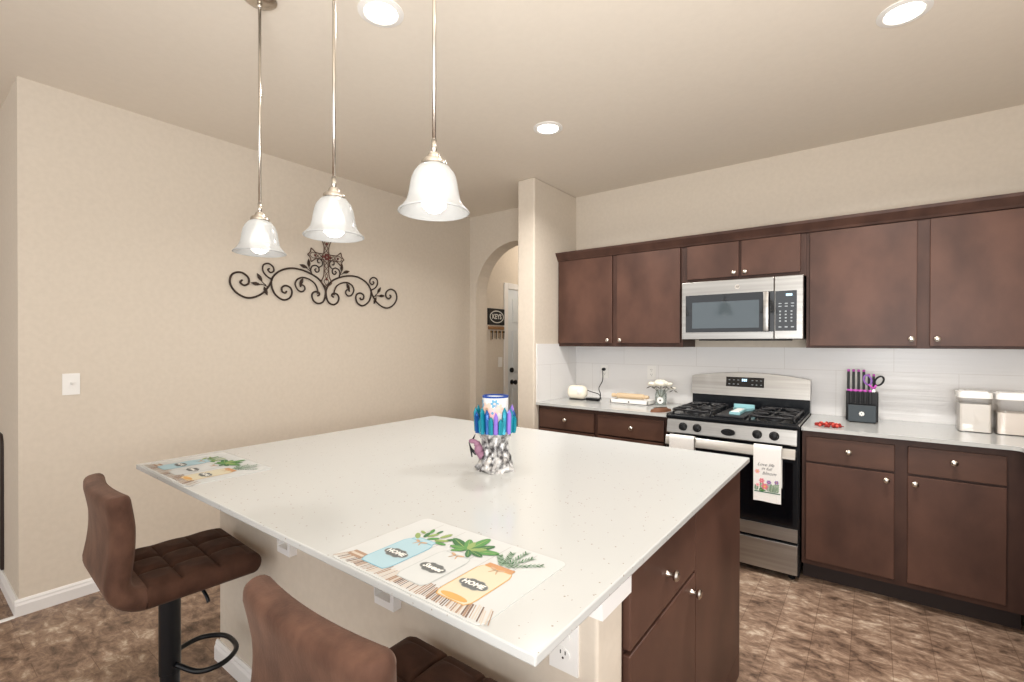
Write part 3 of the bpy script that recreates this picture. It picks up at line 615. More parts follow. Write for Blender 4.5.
for s in (1, -1):
    b = MB()
    for k, P in DEC.items():
        Q = catmull([(xd + (0.004 if k in 'BDF' else 0), YC + s * (y - YC), z) for y, z in P], 5)
        r0 = {'A': .0068, 'B': .0060, 'C': .0068, 'D': .0058, 'E': .0052, 'F': .0046}[k]; b.tube(Q, r0, 7)
    b.build('scroll', 'iron', t, smooth=True)
    b = MB()
    def leafd(y, z, a, L=0.034, wd=0.013):
        P = [(y + L * u * math.cos(a) - wd * v * math.sin(a), z + L * u * math.sin(a) + wd * v * math.cos(a)) for u, v in ((-1, 0), (-.5, .7), (0, 1), (.5, .65), (1, 0), (.5, -.65), (0, -1), (-.5, -.7))]
        b.prism(P, 0.005, lambda u, v, w: (xd - .002 + w, YC + s * (u - YC), v))
    for y, z, a in ((2.317, 1.984, .3), (2.275, 2.013, 1.5), (2.672, 1.815, .1), (2.603, 1.770, 1.2), (2.645, 1.862, 1.0), (2.335, 1.862, 2.0)):
        b = MB(); leafd(y, z, a); b.build('leaf', 'iron', t)
    for P in ([(2.25, 1.945), (2.28, 1.965), (2.30, 1.975)], [(2.25, 1.945), (2.27, 1.975), (2.275, 1.99)], [(2.585, 1.80), (2.62, 1.812), (2.65, 1.815)], [(2.60, 1.81), (2.63, 1.835), (2.642, 1.85)], [(2.592, 1.79), (2.60, 1.775)]):
        b = MB(); b.tube([(xd, YC + s * (q.x - YC), q.y) for q in catmull([(y, z, 0) for y, z in P], 4)], .003, 6); b.build('leaf_stem', 'iron', t, smooth=True)
# the cross: flared filigree outline with inner tracery and a flower at the crossing
b = MB(); xc = XL + 0.022; ZC = 2.078
up = [(0.022, 0.030), (0.020, 0.075), (0.032, 0.115), (0.044, 0.135), (0.030, 0.150), (0.016, 0.158), (0, 0.172)]
half = [(0.030, 0.022)]
arm = [(0.085, 0.022), (0.112, 0.040), (0.128, 0.052), (0.134, 0.030), (0.142, 0.014), (0.156, 0.0)]
low = [(0.022, -0.035), (0.020, -0.10), (0.024, -0.15), (0.040, -0.185), (0.044, -0.205), (0.022, -0.222), (0, -0.240)]
q1 = up[::-1] + [(0.030, 0.022)] + arm
right = q1 + [(a_, -c_) for a_, c_ in arm[:-1][::-1]] + [(0.03, -0.022)] + low
full = right + [(-a_, c_) for a_, c_ in right[::-1][1:-1]]
b.tube(catmull([(xc, YC + u, ZC + v) for u, v in full], 3, True), 0.0042, 6, True)
b.build('cross_outline', 'bronze', t, smooth=True)
b = MB()
def sw(P, r=.0026): b.tube(catmull([(xc, YC + u, ZC + v) for u, v in P], 4), r, 6)
for s in (1, -1):
    sw([(s * .018, .03), (-s * .012, .07), (s * .016, .11), (0, .15)]); sw([(s * .016, -.03), (-s * .014, -.07), (s * .014, -.11), (-s * .012, -.15), (s * .02, -.19), (0, -.225)])
    for sg in (1, -1): sw([(sg * .03, s * .016), (sg * .06, -s * .012), (sg * .09, s * .016), (sg * .12, s * .02), (sg * .14, 0)])
b.build('tracery', 'bronze', t, smooth=True)
for (u, v) in ((.098, 0), (-.098, 0), (0, .105), (0, -.175), (.03, 0), (-.03, 0)): MB().ball((xc + .004, YC + u, ZC + v), 0.0105, 8, 6, (0.5, 1, 1)).build('rosette', 'redbrown', t, smooth=True)
b = MB()
for k in range(6): b.ball((xc + .008, YC + .017 * math.cos(k * PI / 3), ZC + .017 * math.sin(k * PI / 3)), 0.012, 8, 6, (0.5, 1, 1))
b.build('centre_flower', 'redbrown', t, smooth=True)

# ------------------------------------------------------------------ bar stools
def rr_ring(hw, ht, n=36, e=3.2):
    out = []
    for k in range(n):
        a = 2 * PI * k / n; c, s = math.cos(a), math.sin(a)
        out.append((hw * math.copysign(abs(c) ** (2 / e), c), ht * math.copysign(abs(s) ** (2 / e), s)))
    return out
def cushion(b, path, caps=(True, True), tuft=None, plan=None, NW=26, NT=6):
    # path: list of (y, z, half_width, half_thickness); cross-section is a rounded slab with NW strips on each broad side
    rings = []; N = len(path)
    # arc length
    S = [0.0]
    for i in range(1, N): S.append(S[-1] + math.hypot(path[i][0] - path[i - 1][0], path[i][1] - path[i - 1][1]))
    for i, (y, z, hw, ht) in enumerate(path):
        a = path[max(i - 1, 0)]; c = path[min(i + 1, N - 1)]
        ty, tz = c[0] - a[0], c[1] - a[1]; L = math.hypot(ty, tz); ty, tz = ty / L, tz / L
        ny, nz = tz, -ty            # points to the sitter's side
        ring = []
        sec = []
        r = ht * 0.92
        for k in range(NW + 1): sec.append((-(hw - r) + 2 * (hw - r) * k / NW, ht, 1))
        for k in range(1, NT): a_ = PI / 2 - PI * k / NT; sec.append((hw - r + r * math.cos(a_), ht * math.sin(a_), 0))
        for k in range(NW + 1): sec.append(((hw - r) - 2 * (hw - r) * k / NW, -ht, -1))
        for k in range(1, NT): a_ = -PI / 2 - PI * k / NT; sec.append((-(hw - r) + r * math.cos(a_), ht * math.sin(a_), 0))
        for (u, v, side) in sec:
            dv = tuft(u, S[i]) if (tuft and side == 1) else 0
            q = v + dv; yy, zz = y + ny * q, z + nz * q
            if plan: yy += plan(u, zz)
            ring.append(b.bm.verts.new((u, yy, zz)))
        rings.append(ring)
    n = len(rings[0])
    for a, c in zip(rings, rings[1:]):
        for k in range(n): b.mark([b.bm.faces.new((a[k], a[(k + 1) % n], c[(k + 1) % n], c[k]))])
    if caps[0]: b.mark([b.bm.faces.new(rings[0][::-1])])
    if caps[1]: b.mark([b.bm.faces.new(rings[-1])])
ZT = 0.635
def make_stool(label):
    t = thing('bar_stool', label, 'bar stool', (0, 0, 0), 'bar stools at the island')
    # seat: from the rounded front edge back to the bend
    pth = []; z0 = ZT - 0.036
    for i in range(6):
        a = PI / 2 * i / 5; pth.append((0.235 - 0.030 + 0.030 * math.cos(a), z0 - 0.003 * (1 - i / 5), 0.180 + 0.030 * math.sin(a), 0.006 + 0.030 * math.sin(a)))
    for i in range(1, 64): pth.append((0.205 - 0.315 * i / 63, z0, 0.210, 0.036))
    nseat = len(pth)
    bend = [(-0.110 - 0.068 * math.sin(a), z0 + 0.068 * (1 - math.cos(a)), 0.210 - 0.004 * k, 0.036 - 0.001 * k) for k, a in enumerate([PI / 2 * i / 8 for i in range(1, 1)])]
    def tuft(u, s):
        v = 0.0
        for c in (-0.062, 0.062): v = max(v, math.exp(-((u - c) / 0.006) ** 2))
        for c in (0.135, 0.245, 0.345): v = max(v, math.exp(-((s - c) / 0.006) ** 2))
        pu = abs(math.sin(PI * (u + 0.186) / 0.124)); ps = abs(math.sin(PI * (s - 0.025) / 0.11))
        return -0.012 * v + 0.009 * min(1, pu * ps * 1.6) * (1 if s > 0.045 else 0)
    b = MB(); cushion(b, pth + bend, (True, False), tuft, None, 70); b.build('seat', 'suede_seat', t, smooth=True)
    b2 = [(-0.110 - 0.068 * math.sin(a), z0 + 0.068 * (1 - math.cos(a)), 0.210 - 0.008 * math.sin(a), 0.036 - 0.003 * math.sin(a)) for a in [PI / 2 * i / 8 for i in range(0, 9)]]
    back = list(b2)
    zz0 = b2[-1][1]
    for i in range(1, 25):
        u = i / 24; back.append((-0.178 + 0.012 * math.sin(PI * u) - 0.012 * u, zz0 + u * 0.243, 0.202 - 0.010 * math.sin(PI * u * .9) + 0.012 * u ** 2, 0.033 - 0.003 * u))
    y1, z1, w1, t1 = back[-1]
    for i in range(1, 6):
        a = PI / 2 * i / 5; back.append((y1 - 0.001 * i / 5, z1 + 0.026 * math.sin(a), w1 - 0.014 * (1 - math.cos(a)), max(0.006, t1 * max(0, math.cos(a)) ** 0.45)))
    b = MB(); cushion(b, back, (False, True), None, lambda u, z: 0.45 * u * u * max(0, min(1, (z - ZT) / 0.2)), 26); b.build('backrest', 'suede_back', t, smooth=True)
    b = MB(); b.box(-0.09, 0.09, -0.09, 0.09, ZT - 0.080, ZT - 0.0725, 0.002); b.cyl((0, 0, 0.238), (0, 0, ZT - 0.075), 0.033, n=28); b.build('column', 'darkmetal', t, auto=40)
    b = MB(); b.cyl((0, 0, 0.03), (0, 0, 0.25), 0.030, n=28); b.cyl((0, 0, 0.232), (0, 0, 0.238), 0.0337, n=28); b.build('lower_column', 'darkmetal', t, auto=40)
    b = MB(); b.lathe([(0.205, 0), (0.205, 0.006), (0.19, 0.012), (0.12, 0.022), (0.05, 0.034), (0.034, 0.06)], (0, 0, 0), 48); b.build('base_plate', 'darkmetal', t, auto=30)
    b = MB(); zf = 0.245
    b.tube(catmull([(-0.034, 0.01, zf + .02), (-0.10, 0.06, zf), (-0.115, 0.13, zf), (-0.07, 0.19, zf), (0, 0.205, zf), (0.07, 0.19, zf), (0.115, 0.13, zf), (0.10, 0.06, zf), (0.034, 0.01, zf + .02)], 6), 0.009, 10)
    b.build('footrest', 'darkmetal', t, smooth=True)
    b = MB(); b.tube(catmull([(0.03, 0.05, ZT - .078), (0.08, 0.062, ZT - .085), (0.125, 0.075, ZT - .12), (0.14, 0.078, ZT - .14)], 5), 0.006, 8); b.build('lever', 'darkmetal', t, smooth=True)
    return t
st = make_stool('brown suede swivel bar stool at the far end of the island, beside the left wall')
st.location = (-1.985, 0.615, 0); st.rotation_euler = (0, 0, math.radians(-3))
s2 = copy_tree(st); s2['label'] = 'brown suede bar stool nearest the camera, pushed under the worktop below the placemat'
s2.location = (-0.775, 0.62, 0); s2.rotation_euler = (0, 0, 0)

# ------------------------------------------------------------------ placemats
MATS = ['matwhite', 'planklight', 'plankbrown', 'plankdark', 'plankline', 'jarblue', 'jarblueline', 'jarwhite', 'jarwhiteline', 'jaramber', 'jaramberline', 'copper', 'twine', 'chalk', 'chalkline', 'lettering', 'leafgreen', 'darkleaf', 'paleleaf', 'sage']
IDX = {k: i for i, k in enumerate(MATS)}
def rrect(x0, x1, y0, y1, r, n=5):
    P = []
    for cx, cy, a0 in ((x1 - r, y1 - r, 0), (x0 + r, y1 - r, PI / 2), (x0 + r, y0 + r, PI), (x1 - r, y0 + r, 1.5 * PI)):
        for i in range(n + 1): a = a0 + PI / 2 * i / n; P.append((cx + r * math.cos(a), cy + r * math.sin(a)))
    return P
def placemat():
    b = MB(); g = lambda u, v, w: (u, v, w); rnd = random.Random(3)
    b.prism(rrect(-.225, .225, -.15, .145, .018), 0.0016, g)
    h = 0.0018
    b.m = IDX['plankline']
    for y in (-.225 + .075 * 1, -.225 + .075 * 2.05, 0.0, .075, .150):
        b.poly(g, [(y - .0008, -.098), (y + .0008, -.098), (y + .0008, .135), (y - .0008, .135)], h)
    # table boards along the front edge, fanning out
    for k in range(78):
        x = -.203 + .0054 * k; w_ = rnd.uniform(.002, .0052); top = -.098 + rnd.uniform(-.012, .002); bot = -.146 + rnd.uniform(0, .006)
        dx = (x) * .10
        b.m = IDX[rnd.choice(['plankbrown', 'plankdark', 'planklight', 'planklight', 'plankbrown'])]
        b.poly(g, [(x - w_ / 2 + dx, bot), (x + w_ / 2 + dx, bot), (x + w_ / 2, top), (x - w_ / 2, top)], h + .00003 * (k % 3))
    b.m = IDX['plankbrown']; b.poly(g, [(-.206, -.120), (-.160, -.120), (-.158, -.095), (-.204, -.095)], h + .0001)
    b.m = IDX['planklight']; b.poly(g, [(-.204, -.112), (-.162, -.111), (-.162, -.104), (-.203, -.104)], h + .0002)
    def jar(cx, fill, line, word, shear):
        y0, y1, hw = -.118, .030, .043
        for grow, m_, dz in ((.0025, line, .0004), (0, fill, .0006)):
            b.m = IDX[m_]
            P = [(cx + u * (hw + grow), v) for u, v in ((-.80, y0 - grow), (.80, y0 - grow), (.97, y0 + .012), (1, y0 + .026), (1, y1 - .022), (.90, y1 - .008), (.78, y1 - .002), (.78, y1 + .010 + grow), (-.78, y1 + .010 + grow), (-.78, y1 - .002), (-.90, y1 - .008), (-1, y1 - .022), (-1, y0 + .026), (-.97, y0 + .012))]
            b.poly(g, P, h + dz)
        b.m = IDX[line]; b.poly(g, [(cx - .034, y1 - .006), (cx + .034, y1 - .006), (cx + .034, y1 - .003), (cx - .034, y1 - .003)], h + .0008)
        b.m = IDX['twine']
        for sg in (-1, 1): b.ell(g, cx + sg * .010, y1 - .006, .010, .004, 12, sg * .4, h + .001); b.ell(g, cx + sg * .006, y1 - .016, .010, .002, 10, -sg * 1.1, h + .001)
        yc = -.052
        for grow, m_, dz in ((.002, 'chalkline', .001), (0, 'chalk', .0012)):
            b.m = IDX[m_]
            for u, v, rx, ry in ((0, 0, .026, .016), (-.020, 0, .014, .011), (.020, 0, .014, .011), (-.010, .010, .010, .007), (.010, .010, .010, .007), (-.010, -.010, .010, .007), (.010, -.010, .010, .007)):
                b.ell(g, cx + u, yc + v, rx + grow, ry + grow, 16, 0, h + dz + .00002 * abs(u) * 100)
        b.m = IDX['lettering']; b.text(word, .0195 if word != 'Sweet' else .021, g, h + .0017, cx, yc, shear, .0009)
    jar(-.115, 'jarblue', 'jarblueline', 'HOME', 0); jar(.005, 'jarwhite', 'jarwhiteline', 'Sweet', .35); jar(.122, 'jaramber', 'jaramberline', 'HOME', 0)
    b.m = IDX['copper']; b.poly(g, [(.085, .026), (.159, .026), (.156, .042), (.088, .042)], h + .0009)
    b.m = IDX['jaramberline']; b.ell(g, .122, -.108, .034, .009, 16, 0, h + .0009)
    for x, y, a, L, m_ in [(-.150, .045, 2.4, .018, 'paleleaf'), (-.135, .062, 1.9, .016, 'darkleaf'), (-.120, .070, 1.2, .016, 'paleleaf'), (-.105, .055, .8, .016, 'leafgreen'), (-.080, .058, .5, .018, 'paleleaf'), (-.065, .075, .9, .016, 'darkleaf'), (-.090, .085, 1.3, .018, 'paleleaf'), (-.140, .085, 2.0, .014, 'leafgreen'), (-.070, .045, .1, .016, 'leafgreen'), (-.155, .068, 2.8, .012, 'paleleaf'), (-.12, .092, 1.6, .012, 'darkleaf')]:
        b.m = IDX[m_]; b.ell(g, x, y, L, L * .38, 12, a, h + .0010 + .00004 * random.random())
    for k, (a, L, m_) in enumerate([(2.75, .052, 'darkleaf'), (2.2, .040, 'leafgreen'), (1.55, .055, 'leafgreen'), (.95, .045, 'darkleaf'), (.35, .052, 'leafgreen'), (-.2, .034, 'darkleaf'), (3.3, .034, 'leafgreen'), (1.9, .03, 'paleleaf'), (.65, .03, 'paleleaf'), (-.9, .028, 'darkleaf'), (3.9, .028, 'leafgreen')]):
        b.m = IDX[m_]; b.ell(g, .006 + L * .8 * math.cos(a), .060 + L * .7 * math.sin(a), L * .72, L * .26, 14, a, h + .0011 + .00006 * k)
        b.m = IDX['paleleaf']; b.ell(g, .006 + L * .8 * math.cos(a), .060 + L * .7 * math.sin(a), L * .6, L * .025, 8, a, h + .0012 + .00006 * k + .00005)
    for x1, y1 in ((.10, .105), (.125, .125), (.150, .110), (.185, .095), (.085, .08)):
        x0, y0 = .122, .042
        for k in range(9):
            t_ = (k + 1) / 9
            for sg in (-1, 1):
                a = math.atan2(y1 - y0, x1 - x0) + sg * .7
                b.m = IDX['sage' if (k + sg) % 3 else 'darkleaf']; b.ell(g, x0 + (x1 - x0) * t_ + .005 * math.cos(a), y0 + (y1 - y0) * t_ + .005 * math.sin(a), .0075, .0016, 8, a, h + .0011 + .00003 * k)
    return b
p = placemat().build('placemat', MATS); p.location = (-0.757, 0.765, 0.9142)
tag(p, 'mason jar placemat printed with green herbs at the near corner of the island', 'placemat', 'mason jar placemats')
p2 = p.copy(); COL.objects.link(p2); p2.location = (-2.065, 0.765, 0.9142); p2['label'] = 'mason jar placemat at the far left corner of the island, below the leftmost pendant'

# ------------------------------------------------------------------ crystal figurine and cup
cx, cy, cz = -1.157, 1.425, 0.914
t = thing('figurine_holder', 'grey rock figurine holder ringed by teal and purple crystals on the island', 'figurine', (cx, cy, cz))
b = MB(); rnd = random.Random(5); off = {}
def rough(a, k): return 1 + 0.10 * math.sin(a * 5 + k * 1.3) + 0.07 * math.sin(a * 9 - k * 2.1) + rnd.uniform(-.06, .06)
b.lathe([(0.068, 0), (0.070, 0.012), (0.062, 0.030), (0.052, 0.050), (0.046, 0.075), (0.047, 0.105), (0.056, 0.130), (0.068, 0.150), (0.060, 0.160)], (cx, cy, cz), 40, mod=rough)
b.build('rock_base', 'rock', t, smooth=False)
b = MB(); n = 26
for k in range(n):
    a = 2 * PI * k / n + .1; r = 0.066 + 0.006 * (k % 2); x, y = cx + r * math.cos(a), cy + r * math.sin(a)
    H = (0.092, 0.066, 0.082, 0.058, 0.100)[k % 5]; b.m = (0, 0, 1, 0, 2, 0, 0, 2, 1)[k % 9]; z0_ = cz + 0.146
    w_ = 0.0095
    b.cyl((x, y, z0_), (x + .004 * math.cos(a), y + .004 * math.sin(a), z0_ + H * .8), w_, w_ * .95, 6); b.cyl((x + .004 * math.cos(a), y + .004 * math.sin(a), z0_ + H * .8), (x + .005 * math.cos(a), y + .005 * math.sin(a), z0_ + H), w_ * .95, 0.001, 6)
b.build('crystal_ring', ['crystal_teal', 'crystal_blue', 'crystal_violet'], t)
b = MB()   # little dragon clinging to the left of the rock
dx, dy = -0.055, -0.028
b.tube(catmull([(cx - .022, cy - .046, cz + .052), (cx - .040, cy - .046, cz + .070), (cx - .046, cy - .048, cz + .092), (cx - .056, cy - .052, cz + .106), (cx - .070, cy - .053, cz + .108)], 5), [.016] * 8 + [.013] * 6 + [.009] * 7, 10)
b.ball((cx - .040, cy - .052, cz + .080), 0.020, 10, 8, (.9, .8, 1.1))
b.ball((cx - .072, cy - .054, cz + .108), 0.011, 10, 8, (1.4, .9, .8)); b.m = 1
b.tube([(cx - .055, cy - .05, cz + .06), (cx - .085, cy - .045, cz + .075), (cx - .100, cy - .04, cz + .098)], [.006, .005, .002], 6); b.tube([(cx - .07, cy - .05, cz + .115), (cx - .062, cy - .046, cz + .135)], [.004, .001], 6); b.tube([(cx - .085, cy - .045, cz + .075), (cx - .075, cy - .05, cz + .045)], [.005, .002], 6)
b.build('dragon', ['palelilac', 'darkmetal'], t, smooth=True)
b = MB(); zc = cz + 0.1605; zt = zc + 0.124
b.lathe([(0.045, 0), (0.049, 0.004), (0.050, 0.118)], (cx, cy, zc), 32); b.m = 1
b.lathe([(0.0502, 0.117), (0.0505, 0.1245), (0.046, 0.1245), (0.046, 0.100)], (cx, cy, zc), 32)
def fc(u, v, w): a = -PI / 2 - .25 + u / 0.0505; r = 0.0503 + w; return (cx + r * math.cos(a), cy + r * math.sin(a), zc + v)
for x, y, r, mp, mc in ((-.024, .090, .021, 2, 3), (.012, .075, .026, 3, 4), (.036, .062, .020, 5, 2), (-.018, .056, .022, 3, 4), (.002, .048, .018, 5, 4), (.044, .097, .015, 2, 3), (-.046, .078, .018, 2, 4), (.06, .078, .018, 3, 5)): flower(b, fc, x, y, r, mp, mc, 6, .0006)
o = b.build('candle_cup', ['cupwhite', 'royalblue', 'floralblue', 'peach', 'twine', 'palepink'], auto=40, loc=(cx, cy, zc))
tag(o, 'white floral candle cup with blue rim sitting inside the crystal ring', 'cup')

# ------------------------------------------------------------------ things on the left worktop
ZW = 0.9145
ax, ay = -2.03, 3.62
t = thing('plug_in_warmer', 'small rounded white plug-in appliance in the worktop corner', 'appliance', (ax, ay, ZW))
b = MB(); f = lambda u, v, w: (ax + u, ay - 0.05 + w, ZW + 0.008 + v)
b.box(ax - .088, ax + .088, ay - .05, ay + .06, ZW + .006, ZW + .124, 0.048, 6); b.build('shell', 'cream', t, auto=60)
b = MB(); b.lathe([(0.02, 0), (0.02, -.006), (0.012, -.012)], (ax + .045, ay - .049, ZW + .072), 18, 'Y'); b.build('dial', 'white', t, auto=40)
b = MB(); b.box(ax - .06, ax + .06, ay - .035, ay + .045, ZW, ZW + .008, .002); b.build('foot', 'slot', t)
b = MB(); b.box(ax + .088, ax + .205, ay - .015, ay + .03, ZW, ZW + .022, .006)
b.tube(catmull([(ax + .08, ay + .02, ZW + .085), (ax + .115, ay + .04, ZW + .07), (ax + .165, ay + .06, ZW + .055), (ax + .19, ay + .05, ZW + .04), (ax + .215, ay + .02, ZW + .012)], 6), .0035, 8)
b.tube(catmull([(ax + .205, ay + .01, ZW + .012), (ax + .19, ay + .06, ZW + .05), (ax + .13, ay + .15, ZW + .095), (ax + .13, ay + .22, ZW + .16), (-1.905, YB - .05, 1.160), (-1.905, YB - .03, 1.168)], 8), .0035, 8)
b.cyl((-1.905, YB - .045, 1.168), (-1.905, YB - .0165, 1.168), .013, n=14); b.build('power_cord', 'blackplastic', t, auto=50)

b = MB(); tx0, tx1, ty0, ty1 = -1.70, -1.385, 3.57, 3.72
b.box(tx0, tx1, ty0, ty1, ZW, ZW + .008); b.box(tx0, tx1, ty0, ty0 + .010, ZW, ZW + .036, .002); b.box(tx0, tx1, ty1 - .010, ty1, ZW, ZW + .036, .002); b.box(tx0, tx0 + .010, ty0, ty1, ZW, ZW + .036, .002); b.box(tx1 - .010, tx1, ty0, ty1, ZW, ZW + .036, .002)
b.m = 1; b.cyl((-1.54, ty0 - .001, ZW + .020), (-1.54, ty0 + .003, ZW + .020), .007, n=12)
tag(b.build('wooden_tray', ['plate_white', 'slot']), 'white rectangular wooden tray on the left worktop', 'tray')
b = MB(); yb_, zb_ = 3.645, ZW + .036 + .0225
b.lathe([(0.006, -.165), (0.016, -.160), (0.017, -.135), (0.0105, -.125), (0.021, -.115), (0.0225, -.09), (0.0225, .09), (0.021, .110), (0.012, .118), (0.017, .13), (0.012, .15)], (-1.555, yb_, zb_), 20, 'X')
tag(b.build('rolling_pin', 'tan', auto=40), 'tan wooden rolling pin lying across the white tray', 'rolling pin')
jx, jy = -1.335, 3.72
t = thing('glass_jar', 'clear glass jar holding cream flowers beside the stove', 'jar', (jx, jy, ZW))
b = MB(); pr = [(0.040, 0), (0.045, 0.006), (0.046, 0.085), (0.036, 0.100), (0.037, 0.118)]; b.lathe(pr + [(r - .004, max(h, .006)) for r, h in pr[::-1]], (jx, jy, ZW), 28, closed=False); b.build('glass', 'jarglass', t, auto=50)
b = MB(); f = lambda u, v, w: (jx + u, jy - .0475 - w, ZW + .045 + v); b.ell(f, .012, -.006, .026, .026, 20, d=.002); b.m = 1; b.ell(f, .012, -.006, .007, .007, 12, w=.002, d=.002); b.build('tag', ['plate_white', 'petaldark'], t)
rnd = random.Random(11)
BL = [(-.050, -.015, .155, .042), (.015, -.035, .160, .052), (.055, -.005, .158, .036), (-.01, .02, .175, .036), (-.085, .01, .150, .022), (.09, .015, .130, .020)]
t = thing('flower_arrangement', 'cream flowers standing in the clear glass jar beside the stove', 'flowers', (jx, jy, ZW + .01))
for k, (u, v, h_, r) in enumerate(BL):
    b = MB()
    for ring_, (rr_, tilt, n_) in enumerate(((1.0, .35, 7), (.6, .8, 5))):
        for i in range(n_):
            a = 2 * PI * i / n_ + ring_ * .4; R = Matrix.Rotation(a, 3, 'Z') @ Matrix.Rotation(-tilt, 3, 'Y')
            b.ball(Vector((jx + u, jy + v, ZW + h_)) + R @ Vector((r * rr_ * .55, 0, 0)), r * .5 * rr_ + .004, 8, 6, (1, .8, .6), R)
    b.m = 1; b.ball((jx + u, jy + v, ZW + h_ + .002), r * .28, 8, 6); b.build('flower_head', ['petal', 'tandark'], t, smooth=True)
    b = MB(); b.tube(catmull([(jx + u, jy + v, ZW + h_), (jx + u * .5, jy + v * .5, ZW + .115), (jx - u * .25, jy - v * .3, ZW + .012)], 5), .0022, 6); b.m = 1
    for sg in (-1, 1): b.ball((jx + u * 1.05 + sg * r * .9, jy + v, ZW + h_ - .02), .012, 8, 5, (1.4, .6, .25), Matrix.Rotation(sg * .5, 3, 'Y'))
    b.build('stem', ['stem', 'petaldark'], t, smooth=True)
b = MB(); f = lambda u, v, w: (-1.200 + u, 3.33 + v, ZW + w)
out = catmull([(-.05, -.055, 0), (-.058, .0, 0), (-.03, .05, 0), (.015, .075, 0), (.05, .095, 0), (.045, .045, 0), (.035, 0, 0), (.0, -.045, 0)], 5, True)
b.prism([(q.x, q.y) for q in out], .016, lambda u, v, w: f(u * (1 - .1 * (w > 0)), v * (1 - .1 * (w > 0)), w))
b.prism([(q.x * .8, q.y * .8) for q in out], .012, lambda u, v, w: f(u * (1 - .3 * (w > 0)), v * (1 - .3 * (w > 0)), .0155 + w))
b.m = 1; b.tube([f(-.035, -.03, .028), f(0, .02, .030), f(.028, .06, .028)], .003, 6)
tag(b.build('leaf_dish', ['leather', 'petaldark'], auto=40), 'brown leaf-shaped rest lying on the worktop edge left of the stove', 'spoon rest')

# ------------------------------------------------------------------ things on the right worktop
kx, ky = -0.052, 3.70
t = thing('knife_block', 'black knife block with a grey front on the right worktop', 'knife block', (kx, ky, ZW))
b = MB(); b.box(kx - .082, kx + .082, ky - .02, ky + .075, ZW + .004, ZW + .185, .004); b.box(kx - .070, kx + .072, ky - .075, ky - .02, ZW + .004, ZW + .110, .004); b.build('body', 'blackplastic', t)
b = MB(); b.box(kx - .068, kx + .070, ky - .080, ky - .0745, ZW + .006, ZW + .108, .002); b.build('front_panel', 'greypanel', t)
b = MB(); f = lambda u, v, w: (kx + u, ky - .0805 - w, ZW + .056 + v)
for k in range(8): b.ell(f, .0085 * math.cos(k * PI / 4), .0085 * math.sin(k * PI / 4), .0062, .004, 10, k * PI / 4, 0.0003 + .00004 * k, d=.001)
b.m = 1; b.ell(f, 0, 0, .0035, .0035, 10, 0, .0018); b.build('emblem', ['plate_white', 'greypanel'], t)
for x in (-.06, .06):
    for y in (-.05, .05): MB().cyl((kx + x, ky + y, ZW), (kx + x, ky + y, ZW + .005), .006, n=10).build('foot', 'blackplastic', t)
def knife(x, y, z, H, r, label, group, bol='pinkpurple'):
    t = thing('kitchen_knife', label, 'knife', (x, y, z), group)
    b = MB(); b.box(x - r, x + r, y - r * .7, y + r * .7, z + .012, z + H - .014, .0025); b.build('handle', 'blackplastic', t)
    b = MB(); b.box(x - r, x + r, y - r * .7, y + r * .7, z + .0005, z + .012, .002); b.build('bolster', bol, t)
    b = MB(); b.box(x - r, x + r, y - r * .7, y + r * .7, z + H - .014, z + H, .003); b.build('end_cap', 'pinkpurple', t)
ord_ = ['leftmost', 'second from left', 'third from left', 'fourth from left']
for k in range(4): knife(kx - .070 + .0262 * k, ky + .015, ZW + .185, .138, .0075, f'tall black knife with purple ends, {ord_[k]} in the back row of the block', 'knives in the back row')
for k in range(2): knife(kx + .034 + .024 * k, ky + .020, ZW + .185, .112, .0065, ('shorter black knife with purple ends, just left of the scissors in the block', 'shorter black knife with purple ends, directly behind the scissor loops')[k], 'knives in the back row')
o5 = ['leftmost', 'second', 'third', 'fourth', 'fifth']
for k in range(5): knife(kx - .056 + .0245 * k, ky - .045, ZW + .110, .092, .0070, f'small steak knife with purple cap, {o5[k]} from the left in the front row' if k else 'small steak knife with purple cap, leftmost in the front row', 'steak knives in the front row', 'blackplastic')
t = thing('scissors', 'kitchen scissors with purple loop handles at the right of the knife block', 'scissors', (kx + .06, ky + .0, ZW + .19))
for s, (u, v, a) in enumerate(((.028, .075, .25), (.085, .072, -.5))):
    b = MB(); b.m = 0; q = [(kx + u + .019 * math.cos(i * PI / 8) * math.cos(a) - .030 * math.sin(i * PI / 8) * math.sin(a), ky - .012 + .002 * s, ZW + .185 + v + .019 * math.cos(i * PI / 8) * math.sin(a) * 1 + .030 * math.sin(i * PI / 8) * math.cos(a)) for i in range(16)]
    b.tube(q, .0055, 8, True); b.m = 1; b.tube([(q[12][0], q[12][1] - .003, q[12][2]), (kx + .058, ky - .012 + .002 * s - .003, ZW + .205)], .006, 8); b.build('handle_loop', ['purple' if s == 0 else 'blackplastic', 'pinkpurple'], t, smooth=True)
b = MB(); b.box(kx + .050, kx + .066, ky - .016, ky - .010, ZW + .1855, ZW + .212, .001); b.build('blade', 'steel', t)
b = MB(); rnd = random.Random(2)
for k in range(46):
    a = rnd.uniform(0, 2 * PI); r_ = math.sqrt(rnd.random()); x = -.215 + .062 * r_ * math.cos(a) + .01; y = 3.36 + .075 * r_ * math.sin(a)
    b.m = 0 if rnd.random() < .7 else 1; b.ball((x, y, ZW + .0085 + .012 * rnd.random() * (1 - r_)), .0085, 8, 6)
b.m = 0
for k in range(7):
    a = k * .9; b.tube([(-.205 + .03 * math.cos(a), 3.36 + .04 * math.sin(a), ZW + .006), (-.205 + .075 * math.cos(a), 3.36 + .085 * math.sin(a), ZW + .005)], [.005, .002], 6)
tag(b.build('bead_garland', ['red', 'redlight'], smooth=True), 'small tangle of red beads on the worktop right beside the stove', 'garland')

